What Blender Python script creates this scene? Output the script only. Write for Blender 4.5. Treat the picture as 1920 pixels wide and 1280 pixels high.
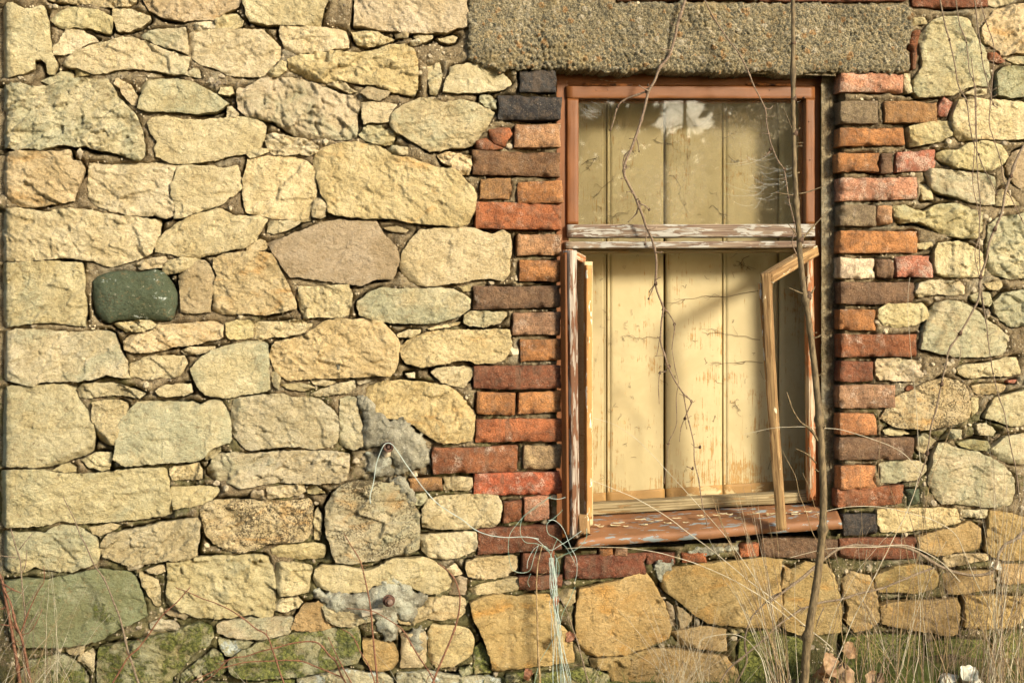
import bpy, math, random
import numpy as np
from mathutils import Vector, Matrix
from mathutils.geometry import delaunay_2d_cdt

for o in list(bpy.data.objects):
    bpy.data.objects.remove(o)
scene = bpy.context.scene
C = scene.collection
R = math.radians

# ------------------------------------------------------------------ camera
YAW = R(9.0)
FPX = 2690.0            # focal length in photograph pixels (1920 wide)
DIST = 3.9
CAM = Vector((-DIST * math.sin(YAW), -DIST * math.cos(YAW), 1.0))
cam_data = bpy.data.cameras.new('camera')
cam_data.sensor_width = 36.0
cam_data.lens = 36.0 * FPX / 1920.0
cam_data.clip_start = 0.05
cam_data.clip_end = 500.0
cam = bpy.data.objects.new('camera', cam_data)
cam.location = CAM
cam.rotation_euler = (R(90), 0, -YAW)
C.objects.link(cam)
scene.camera = cam

# ------------------------------------------------------------------ sky and sun
SUN = Vector((0.66, -1.0, 0.47)).normalized()      # towards the sun
world = bpy.data.worlds.new('World')
scene.world = world
world.use_nodes = True
wn = world.node_tree
bg = wn.nodes['Background']
sky = wn.nodes.new('ShaderNodeTexSky')
sky.sky_type = 'NISHITA'
sky.sun_disc = False
sky.sun_elevation = math.asin(SUN.z)
sky.sun_rotation = math.atan2(SUN.x, SUN.y)
sky.air_density = 1.0
sky.dust_density = 2.5
sky.ozone_density = 0.6
wn.links.new(sky.outputs[0], bg.inputs[0])
bg.inputs[1].default_value = 0.15
sl = bpy.data.lights.new('sun', 'SUN')
sl.energy = 3.6
sl.angle = R(10.0)
sl.color = (1.0, 0.935, 0.77)
so = bpy.data.objects.new('sun', sl)
so.rotation_euler = (-SUN).to_track_quat('-Z', 'Y').to_euler()
so.location = (3, -5, 4)
C.objects.link(so)
scene.view_settings.view_transform = 'Standard'
scene.view_settings.look = 'None'
scene.view_settings.exposure = 0.72
scene.view_settings.gamma = 1.0

# ------------------------------------------------------------------ helpers
rng = np.random.default_rng(11)
random.seed(11)
cY, sY = math.cos(YAW), math.sin(YAW)

def pix(px, py, d=0.0):
    """point at depth d behind the wall's front plane (y = d) seen at a photograph pixel"""
    px = np.asarray(px, float); py = np.asarray(py, float)
    a = (px - 960.0) / FPX; b = (640.0 - py) / FPX
    dx = a * cY + sY; dy = -a * sY + cY; dz = b
    t = (d - CAM.y) / dy
    return np.stack([CAM.x + dx * t, np.zeros_like(t) + d, CAM.z + dz * t], -1)

def P(px, py, d=0.0):
    return Vector(pix(px, py, d).tolist())

def _h(ix, iy, s):
    n = (ix.astype(np.int64) * 374761393 + iy.astype(np.int64) * 668265263 + s * 1442695041) & 0xffffffff
    n = ((n ^ (n >> 13)) * 1274126177) & 0xffffffff
    return ((n ^ (n >> 16)) & 0xffff) / 65535.0

def noise(x, y, s=0):
    """2d gradient noise, about -1..1"""
    x = np.asarray(x, float); y = np.asarray(y, float)
    ix = np.floor(x); iy = np.floor(y); fx = x - ix; fy = y - iy
    u = fx * fx * fx * (fx * (fx * 6 - 15) + 10); v = fy * fy * fy * (fy * (fy * 6 - 15) + 10)
    def g(a, b):
        t = _h(ix + a, iy + b, s) * 2 * math.pi
        return np.cos(t) * (fx - a) + np.sin(t) * (fy - b)
    return 1.5 * ((g(0, 0) * (1 - u) + g(1, 0) * u) * (1 - v) + (g(0, 1) * (1 - u) + g(1, 1) * u) * v)

def fbm(x, y, octv=4, s=0, gain=0.5, ridged=False):
    a = 1.0; t = 0; f = 1.0
    for k in range(octv):
        n = noise(x * f + 17.3 * k, y * f - 9.1 * k, s + k)
        if ridged: n = 1 - 2 * np.abs(n)
        t = t + a * n; a *= gain; f *= 2.03
    return t

def voro(x, y, s=0):
    """cellular noise: distance to nearest cell point, second distance, id"""
    ix = np.floor(x); iy = np.floor(y)
    d1 = np.full(x.shape, 9.0); d2 = np.full(x.shape, 9.0); idv = np.zeros(x.shape)
    for a in (-1, 0, 1):
        for b in (-1, 0, 1):
            cx = ix + a; cy = iy + b
            px_ = cx + _h(cx, cy, s); py_ = cy + _h(cx, cy, s + 7)
            d = np.hypot(px_ - x, py_ - y)
            near = d < d1
            d2 = np.where(near, d1, np.minimum(d2, d))
            idv = np.where(near, _h(cx, cy, s + 13), idv)
            d1 = np.where(near, d, d1)
    return d1, d2, idv

def sdist(px_, py_, poly):
    """signed distance (positive inside)"""
    A = poly; B = np.roll(poly, -1, 0)
    E = B - A
    L2 = (E ** 2).sum(1) + 1e-12
    out = np.empty(len(px_)); ins = np.zeros(len(px_), bool)
    for i in range(0, len(px_), 4000):
        X = px_[i:i + 4000, None]; Y = py_[i:i + 4000, None]
        wx = X - A[None, :, 0]; wy = Y - A[None, :, 1]
        t = np.clip((wx * E[:, 0] + wy * E[:, 1]) / L2, 0, 1)
        d = np.hypot(wx - t * E[:, 0], wy - t * E[:, 1]).min(1)
        c = ((A[None, :, 1] > Y) != (B[None, :, 1] > Y))
        xs = A[None, :, 0] + (Y - A[None, :, 1]) / np.where(np.abs(E[:, 1]) < 1e-12, 1e-12, E[:, 1]) * E[:, 0]
        inside = (c & (X < xs)).sum(1) % 2 == 1
        out[i:i + 4000] = np.where(inside, d, -d); ins[i:i + 4000] = inside
    return out

def facets(x, z, sc, seed, an=1.6, slope=0.3, off=0.0012, ang=0.0):
    """cleaved faces: every cell its own tilt and level, so that cell borders are small crisp lips"""
    c, s_ = math.cos(ang), math.sin(ang)
    w = 0.25 / sc
    xx = x + w * fbm(x * sc * .7, z * sc * .7, 2, seed); zz = z + w / an * fbm(x * sc * .7 + 9, z * sc * .7, 2, seed + 1)
    u = (xx * c + zz * s_) * sc; v = (-xx * s_ + zz * c) * sc * an
    iu = np.floor(u); iv = np.floor(v)
    best = np.full(x.shape, 9.0); H = np.zeros(x.shape)
    for a in (-1, 0, 1):
        for b in (-1, 0, 1):
            cu = iu + a; cv = iv + b
            pu = cu + _h(cu, cv, seed); pv = cv + _h(cu, cv, seed + 7)
            d = np.hypot(pu - u, pv - v); near = d < best
            su = (_h(cu, cv, seed + 11) - .5) * 2 * slope; sv = (_h(cu, cv, seed + 17) - .5) * 2 * slope
            o = (_h(cu, cv, seed + 23) - .5) * 2 * off
            H = np.where(near, o + su * (u - pu) / sc + sv * (v - pv) / sc / an, H)
            best = np.where(near, d, best)
    return H

def mesh_obj(name, verts, faces, mat=None, parent=None, smooth=True, uvs=None):
    me = bpy.data.meshes.new(name)
    verts = np.asarray(verts, float)
    ctr = (verts.min(0) + verts.max(0)) * 0.5
    if parent is not None and False: pass
    me.from_pydata((verts - ctr).tolist(), [], faces if isinstance(faces, list) else faces.tolist())
    if smooth:
        me.polygons.foreach_set('use_smooth', np.ones(len(me.polygons), bool))
    if uvs is not None:
        ul = me.uv_layers.new(name='UVMap')
        li = np.empty(len(me.loops), int); me.loops.foreach_get('vertex_index', li)
        ul.data.foreach_set('uv', np.asarray(uvs, float)[li].ravel())
    me.update()
    if mat is not None: me.materials.append(mat)
    o = bpy.data.objects.new(name, me)
    C.objects.link(o)
    if parent is not None:
        o.parent = parent
        o.location = Vector(ctr.tolist()) - PLOC[parent.name]
    else:
        o.location = Vector(ctr.tolist())
    PLOC[o.name] = Vector(ctr.tolist())
    return o

PLOC = {}

def empty(name, loc, label, cat, group=None):
    o = bpy.data.objects.new(name, None)
    o.location = loc; o.empty_display_size = 0.1
    C.objects.link(o)
    o['label'] = label; o['category'] = cat
    if group: o['group'] = group
    PLOC[o.name] = Vector(loc)
    return o

def tag(o, label, cat, group=None):
    o['label'] = label; o['category'] = cat
    if group: o['group'] = group
    return o

# ------------------------------------------------------------------ materials
class G:
    """small node graph helper"""
    def __init__(self, name, rough=0.9, spec=0.25):
        self.m = bpy.data.materials.new(name); self.m.use_nodes = True
        self.nt = self.m.node_tree
        self.b = self.nt.nodes['Principled BSDF']
        self.b.inputs['Roughness'].default_value = rough
        self.b.inputs['Specular IOR Level'].default_value = spec
    def n(self, t, **kw):
        nd = self.nt.nodes.new(t)
        for k, v in kw.items(): setattr(nd, k, v)
        return nd
    def l(self, a, b): self.nt.links.new(a, b)
    def setin(self, sock, v):
        if isinstance(v, (int, float)): sock.default_value = v
        elif isinstance(v, tuple):
            if sock.type == 'RGBA' and len(v) == 3: v = v + (1,)
            sock.default_value = v
        else: self.l(v, sock)
    def math(self, op, a, b=0.0, c=0.0, clamp=False):
        nd = self.n('ShaderNodeMath', operation=op, use_clamp=clamp)
        self.setin(nd.inputs[0], a); self.setin(nd.inputs[1], b); self.setin(nd.inputs[2], c)
        return nd.outputs[0]
    def step(self, v, lo, hi):
        nd = self.n('ShaderNodeMapRange', interpolation_type='SMOOTHSTEP')
        self.setin(nd.inputs[0], v); self.setin(nd.inputs[1], lo); self.setin(nd.inputs[2], hi)
        return nd.outputs[0]
    def mix(self, f, a, b, mode='MIX'):
        nd = self.n('ShaderNodeMix', data_type='RGBA', blend_type=mode)
        self.setin(nd.inputs[0], f); self.setin(nd.inputs[6], a); self.setin(nd.inputs[7], b)
        return nd.outputs[2]
    def noise(self, vec, scale, detail=4.0, rough=0.55, dist=0.0):
        nd = self.n('ShaderNodeTexNoise')
        if vec is not None: self.l(vec, nd.inputs['Vector'])
        nd.inputs['Scale'].default_value = scale; nd.inputs['Detail'].default_value = detail
        nd.inputs['Roughness'].default_value = rough; nd.inputs['Distortion'].default_value = dist
        return nd.outputs[0]
    def voro(self, vec, scale, feature='F1'):
        nd = self.n('ShaderNodeTexVoronoi', feature=feature)
        if vec is not None: self.l(vec, nd.inputs['Vector'])
        nd.inputs['Scale'].default_value = scale
        return nd
    def attr(self, name):
        nd = self.n('ShaderNodeAttribute', attribute_type='OBJECT', attribute_name=name)
        return nd.outputs['Fac']
    def pos(self, rnd=True):
        p = self.n('ShaderNodeNewGeometry').outputs['Position']
        if not rnd: return p
        r = self.n('ShaderNodeObjectInfo').outputs['Random']
        s = self.n('ShaderNodeVectorMath', operation='SCALE')
        s.inputs[0].default_value = (37.0, 91.0, 53.0); self.l(r, s.inputs[3])
        a = self.n('ShaderNodeVectorMath', operation='ADD')
        self.l(p, a.inputs[0]); self.l(s.outputs[0], a.inputs[1])
        return a.outputs[0]
    def scale(self, v, xyz):
        a = self.n('ShaderNodeVectorMath', operation='MULTIPLY')
        self.l(v, a.inputs[0]); a.inputs[1].default_value = xyz
        return a.outputs[0]
    def objcol(self): return self.n('ShaderNodeObjectInfo').outputs['Color']
    def bump(self, h, dist, strength=1.0, prev=None):
        nd = self.n('ShaderNodeBump')
        nd.inputs['Distance'].default_value = dist; nd.inputs['Strength'].default_value = strength
        self.l(h, nd.inputs['Height'])
        if prev is not None: self.l(prev, nd.inputs['Normal'])
        return nd.outputs[0]
    def out(self, col, nrm=None, rough=None):
        self.setin(self.b.inputs['Base Color'], col)
        if nrm is not None: self.l(nrm, self.b.inputs['Normal'])
        if rough is not None: self.setin(self.b.inputs['Roughness'], rough)
        return self.m

def m_sandstone():
    g = G('sandstone', 0.92, 0.15)
    p = g.pos()
    base = g.objcol()
    n1 = g.noise(p, 14, 6, 0.62)
    n2 = g.noise(p, 8.5, 6, 0.66, 0.5)
    n3 = g.noise(p, 70, 5, 0.65)
    col = g.mix(g.step(n1, 0.3, 0.75), g.mix(1.0, base, (0.84, 0.80, 0.72), 'MULTIPLY'), g.mix(1.0, base, (1.14, 1.15, 1.2), 'MULTIPLY'))
    # weathering crust, grey green
    gm = g.math('ADD', g.math('MULTIPLY', n2, 1.0), g.math('MULTIPLY', g.attr('green'), 0.55))
    gm = g.step(gm, 0.66, 0.90)
    col = g.mix(g.math('MULTIPLY', gm, 0.75), col, g.mix(n1, (0.28, 0.285, 0.18), (0.48, 0.465, 0.30)))
    # iron stain
    n4 = g.noise(g.scale(p, (1, 1, 1.7)), 8.0, 5, 0.6, 1.2)
    rm = g.step(g.math('ADD', n4, g.math('MULTIPLY', g.attr('rust'), 0.5)), 0.72, 0.98)
    col = g.mix(g.math('MULTIPLY', rm, 0.75), col, g.mix(n1, (0.44, 0.19, 0.035), (0.62, 0.36, 0.10)))
    # dark lichen speckle
    n5 = g.noise(p, 190, 3, 0.7)
    n6 = g.noise(p, 11, 3, 0.6)
    sm = g.math('ADD', g.math('ADD', g.math('MULTIPLY', n6, 0.55), g.math('MULTIPLY', n5, 0.75)), g.math('MULTIPLY', g.attr('soot'), 0.33))
    sm = g.step(sm, 0.90, 0.99)
    col = g.mix(g.math('MULTIPLY', sm, 0.85), col, (0.075, 0.055, 0.03))
    # pale grains / scuffs
    col = g.mix(g.math('MULTIPLY', g.step(n3, 0.60, 0.72), 0.30), col, (0.72, 0.64, 0.46))
    col = g.mix(g.math('MULTIPLY', g.step(n3, 0.45, 0.34), 0.42), col, (0.26, 0.18, 0.085))
    n9 = g.noise(p, 330, 2, 0.8)
    col = g.mix(g.step(n9, 0.36, 0.64), g.mix(1.0, col, (0.84, 0.82, 0.78), 'MULTIPLY'), g.mix(1.0, col, (1.08, 1.08, 1.09), 'MULTIPLY'))
    # white lichen crust
    n8 = g.noise(p, 26, 6, 0.7)
    wm = g.step(g.math('ADD', n8, g.math('MULTIPLY', g.attr('lichen'), 0.45)), 0.72, 0.78)
    col = g.mix(g.math('MULTIPLY', wm, 0.85), col, g.mix(n5, (0.42, 0.46, 0.40), (0.68, 0.72, 0.64)))
    # moss
    n7 = g.noise(p, 17, 5, 0.65)
    mm = g.step(g.math('ADD', g.math('ADD', g.math('MULTIPLY', n7, .75), g.math('MULTIPLY', n3, .25)), g.math('MULTIPLY', g.attr('moss'), 0.38)), 0.66, 0.76)
    col = g.mix(g.math('MULTIPLY', mm, 0.88), col, g.mix(g.step(g.noise(p, 120, 3, 0.7), 0.36, 0.64), (0.045, 0.06, 0.012), g.mix(n1, (0.16, 0.19, 0.03), (0.30, 0.29, 0.08))))
    # relief
    b1 = g.noise(p, 55, 8, 0.68, 0.4)
    vo = g.voro(g.scale(p, (1.0, 1.0, 1.9)), 95).outputs['Distance']
    b2 = g.noise(p, 260, 4, 0.7)
    # split faces: small terraces with crisp lips
    def terr(scale, det, n, sc):
        q = g.math('MULTIPLY', g.noise(g.scale(p, sc), scale, det, 0.6, 0.9), n)
        fr = g.math('FRACT', q)
        return g.math('ADD', g.math('FLOOR', q), g.step(fr, 0.0, 0.22))
    rl = g.attr('relief')
    nr = g.bump(g.math('MULTIPLY', terr(15, 6, 7.0, (1, 1, 1.6)), rl), 0.0016, 1.0)
    nr = g.bump(g.math('MULTIPLY', terr(44, 5, 6.0, (1, 1, 1.5)), rl), 0.0010, 1.0, nr)
    nr = g.bump(b1, 0.009, 1.0, nr)
    nr = g.bump(vo, 0.0020, 0.6, nr)
    nr = g.bump(b2, 0.0032, 1.0, nr)
    nr = g.bump(g.math('MULTIPLY', mm, g.noise(p, 90, 4, 0.7)), 0.010, 1.0, nr)
    return g.out(col, nr)

def m_brick():
    g = G('brick_clay', 0.9, 0.2)
    p = g.pos()
    base = g.objcol()
    n1 = g.noise(p, 16, 5, 0.6, 0.5); n2 = g.noise(p, 60, 5, 0.65); n3 = g.noise(p, 320, 3, 0.7)
    sp = g.noise(g.scale(p, (1, 1, 0.12)), 34, 2, 0.5)
    col = g.mix(g.step(n1, 0.36, 0.64), g.mix(1.0, base, (0.66, 0.63, 0.62), 'MULTIPLY'), g.mix(1.0, base, (1.18, 1.17, 1.12), 'MULTIPLY'))
    col = g.mix(g.math('MULTIPLY', g.step(n2, 0.42, 0.66), 0.45), col, (0.17, 0.12, 0.08))
    col = g.mix(g.step(n3, 0.36, 0.64), g.mix(1.0, col, (0.70, 0.70, 0.70), 'MULTIPLY'), g.mix(1.0, col, (1.15, 1.15, 1.15), 'MULTIPLY'))
    col = g.mix(g.math('MULTIPLY', g.step(sp, 0.6, 0.7), 0.4), col, (0.16, 0.11, 0.07))
    n4 = g.noise(p, 22, 6, 0.7, 0.3)
    ef = g.step(g.math('ADD', n4, g.math('MULTIPLY', g.attr('lime'), 0.4)), 0.57, 0.74)
    col = g.mix(g.math('MULTIPLY', g.math('MULTIPLY', ef, g.step(n3, 0.38, 0.6)), 0.8), col, (0.62, 0.50, 0.38))
    col = g.mix(g.math('MULTIPLY', g.step(n3, 0.62, 0.72), 0.45), col, (0.6, 0.45, 0.3))
    col = g.mix(g.math('MULTIPLY', g.step(n3, 0.40, 0.30), 0.6), col, (0.05, 0.03, 0.02))
    vc = g.voro(p, 24, 'DISTANCE_TO_EDGE').outputs['Distance']
    ck = g.step(g.math('ADD', vc, g.math('MULTIPLY', n2, 0.10)), 0.075, 0.03)
    ckm = g.math('MULTIPLY', ck, g.step(n1, 0.52, 0.6))
    col = g.mix(g.math('MULTIPLY', ckm, 0.6), col, (0.05, 0.03, 0.02))
    nr = g.bump(n2, 0.014, 1.0)
    nr = g.bump(n3, 0.0045, 1.0, nr)
    nr = g.bump(ckm, 0.002, -0.8, nr)
    return g.out(col, nr)

def m_mortar():
    g = G('lime_mortar', 0.97, 0.1)
    p = g.pos(False)
    n1 = g.noise(p, 9, 5, 0.6); n2 = g.noise(p, 55, 6, 0.7); n3 = g.noise(p, 260, 3, 0.7)
    col = g.mix(g.step(n1, 0.35, 0.7), (0.33, 0.255, 0.155), (0.52, 0.42, 0.26))
    n0 = g.noise(p, 4.2, 6, 0.7, 0.8)
    col = g.mix(g.math('MULTIPLY', g.step(n0, 0.53, 0.62), 0.7), col, (0.50, 0.45, 0.33))
    col = g.mix(g.math('MULTIPLY', g.step(n0, 0.44, 0.36), 0.6), col, (0.22, 0.16, 0.09))
    col = g.mix(g.step(n2, 0.35, 0.7), g.mix(1.0, col, (0.62, 0.58, 0.52), 'MULTIPLY'), g.mix(1.0, col, (1.2, 1.18, 1.12), 'MULTIPLY'))
    col = g.mix(g.math('MULTIPLY', g.step(n3, 0.56, 0.66), 0.7), col, (0.50, 0.42, 0.28))
    col = g.mix(g.math('MULTIPLY', g.step(n3, 0.42, 0.34), 0.75), col, (0.07, 0.05, 0.03))
    z = g.n('ShaderNodeSeparateXYZ'); g.l(p, z.inputs[0])
    mo = g.step(g.math('SUBTRACT', g.noise(p, 7, 5, 0.7), g.math('MULTIPLY', z.outputs[2], 0.22)), 0.33, 0.42)
    col = g.mix(g.math('MULTIPLY', mo, 0.6), col, (0.11, 0.12, 0.03))
    nr = g.bump(n2, 0.022, 1.0); nr = g.bump(n3, 0.008, 1.0, nr)
    return g.out(col, nr)

def m_cement():
    g = G('cement_render', 0.95, 0.15)
    p = g.pos(False)
    n1 = g.noise(p, 20, 6, 0.65); n2 = g.noise(p, 130, 4, 0.7); n3 = g.noise(p, 330, 3, 0.7)
    col = g.mix(g.step(n1, 0.35, 0.65), (0.17, 0.155, 0.11), (0.33, 0.30, 0.21))
    col = g.mix(g.math('MULTIPLY', g.attr('lichen'), g.step(n1, 0.42, 0.60)), col, (0.46, 0.48, 0.38))
    col = g.mix(g.math('MULTIPLY', g.step(n3, 0.43, 0.34), 0.8), col, (0.06, 0.05, 0.035))
    col = g.mix(g.math('MULTIPLY', g.step(n2, 0.56, 0.66), 0.4), col, (0.62, 0.58, 0.46))
    nr = g.bump(n2, 0.006, 0.9); nr = g.bump(n3, 0.002, 0.9, nr)
    return g.out(col, nr)

def m_aggregate():
    g = G('exposed_aggregate', 0.92, 0.2)
    p = g.pos(False)
    a = g.n('ShaderNodeAttribute', attribute_type='GEOMETRY', attribute_name='cell')
    r = g.n('ShaderNodeValToRGB'); g.l(a.outputs['Fac'], r.inputs[0])
    e = r.color_ramp.elements
    cols = [(0.0, (0.13, 0.12, 0.095)), (0.2, (0.33, 0.28, 0.18)), (0.4, (0.20, 0.18, 0.13)), (0.55, (0.44, 0.34, 0.19)),
            (0.70, (0.085, 0.09, 0.08)), (0.8, (0.46, 0.41, 0.30)), (0.9, (0.42, 0.22, 0.08)), (0.95, (0.55, 0.50, 0.40))]
    e[0].position = 0; e[0].color = cols[0][1] + (1,)
    e[1].position = cols[1][0]; e[1].color = cols[1][1] + (1,)
    for q, c in cols[2:]:
        x = e.new(q); x.color = c + (1,)
    r.color_ramp.interpolation = 'CONSTANT'
    n2 = g.noise(p, 260, 4, 0.7); n1 = g.noise(p, 9, 4, 0.6)
    v2 = g.voro(p, 330); 
    c2 = g.n('ShaderNodeSeparateColor'); g.l(v2.outputs['Color'], c2.inputs[0])
    col = g.mix(1.0, g.mix(0.25, r.outputs[0], (0.22, 0.20, 0.14)), (0.72, 0.70, 0.66), 'MULTIPLY')
    col = g.mix(g.math('MULTIPLY', g.step(c2.outputs[0], 0.5, 0.55), 0.35), col, (0.42, 0.36, 0.22))
    col = g.mix(g.step(n2, 0.35, 0.65), g.mix(1.0, col, (0.42, 0.42, 0.42), 'MULTIPLY'), g.mix(1.0, col, (1.3, 1.27, 1.2), 'MULTIPLY'))
    col = g.mix(g.math('MULTIPLY', g.step(n1, 0.55, 0.7), 0.35), col, (0.30, 0.22, 0.09))
    st = g.noise(g.scale(p, (1.6, 1, 0.7)), 5, 6, 0.68, 0.5)
    col = g.mix(g.math('MULTIPLY', g.step(st, 0.46, 0.62), 0.55), col, g.mix(1.0, col, (0.45, 0.44, 0.42), 'MULTIPLY'))
    col = g.mix(g.math('MULTIPLY', g.step(st, 0.40, 0.30), 0.30), col, (0.42, 0.37, 0.26))
    nr = g.bump(v2.outputs['Distance'], 0.004, -1.0); nr = g.bump(n2, 0.005, 1.0, nr)
    return g.out(col, nr)

def m_wood(name, paint, under, peel=0.3, under2=None, rough=0.7, streak=26.0, flake=None, paint_var=0.15, crackle=False):
    """painted and weathered timber; u runs along the grain, v across, both in metres"""
    g = G(name, rough, 0.3)
    uv = g.n('ShaderNodeUVMap', uv_map='UVMap').outputs[0]
    r = g.n('ShaderNodeObjectInfo').outputs['Random']
    s = g.n('ShaderNodeVectorMath', operation='SCALE'); s.inputs[0].default_value = (7.0, 11.0, 3.0); g.l(r, s.inputs[3])
    a = g.n('ShaderNodeVectorMath', operation='ADD'); g.l(uv, a.inputs[0]); g.l(s.outputs[0], a.inputs[1])
    uv = a.outputs[0]
    gr = g.noise(g.scale(uv, (5.0, streak * 9, 1)), 1.0, 6, 0.65, 0.3)
    gr2 = g.noise(g.scale(uv, (14.0, streak * 4, 1)), 1.0, 5, 0.6, 0.5)
    big = g.noise(uv, 8.0, 5, 0.6, 0.5)
    fine = g.noise(uv, 240.0, 3, 0.6)
    under2 = under2 or tuple(c * 0.45 for c in under)
    wood = g.mix(g.step(gr, 0.38, 0.62), under2, under)
    wood = g.mix(g.math('MULTIPLY', g.step(gr2, 0.6, 0.72), 0.5), wood, tuple(min(0.8, c * 1.35) for c in under))
    pt = g.mix(g.step(big, 0.3, 0.7), tuple(c * (1 - paint_var) for c in paint), tuple(min(.85, c * (1 + paint_var)) for c in paint))
    pt = g.mix(g.math('MULTIPLY', g.step(fine, 0.36, 0.30), 0.5), pt, (0.1, 0.06, 0.03))
    pm = g.math('ADD', g.math('MULTIPLY', gr2, 0.55), g.math('MULTIPLY', big, 0.45))
    pm = g.step(g.math('ADD', pm, peel * 0.5 - 0.25), 0.485, 0.515)
    pm = g.math('MULTIPLY', pm, 1.0)
    col = g.mix(pm, pt, wood)
    if flake is not None:
        fn = g.noise(g.scale(uv, (18, 60, 1)), 1.0, 5, 0.65, 0.2)
        fm = g.step(fn, 0.58 - 0.06 * flake[1], 0.595 - 0.06 * flake[1])
        col = g.mix(fm, col, flake[0])
    h = g.math('ADD', g.math('MULTIPLY', gr, 0.5), g.math('MULTIPLY', g.math('SUBTRACT', 1.0, pm), 0.7))
    nr = g.bump(h, 0.0016, 0.8)
    if crackle:
        cr = g.math('FRACT', g.math('MULTIPLY', g.noise(g.scale(uv, (62.0, 7.0, 1)), 1.0, 3, 0.6, 0.2), 9.0))
        cr2 = g.math('FRACT', g.math('MULTIPLY', g.noise(g.scale(uv, (10.0, 60.0, 1)), 1.0, 2, 0.6), 3.0))
        ck = g.math('MAXIMUM', g.step(cr, 0.12, 0.04), g.math('MULTIPLY', g.step(cr2, 0.07, 0.02), 0.7))
        col = g.mix(g.math('MULTIPLY', ck, 0.8), col, (0.20, 0.13, 0.05))
        nr = g.bump(ck, 0.0015, -1.0, nr)
    nr = g.bump(fine, 0.0005, 0.6, nr)
    return g.out(col, nr)

def m_simple(name, c1, c2, scale=60.0, rough=0.8, spec=0.25, bump=0.001, stretch=(1, 1, 1)):
    g = G(name, rough, spec)
    p = g.scale(g.pos(), stretch)
    n = g.noise(p, scale, 4, 0.6)
    nr = g.bump(n, bump, 0.8)
    return g.out(g.mix(g.step(n, 0.35, 0.65), c1, c2), nr)
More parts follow.
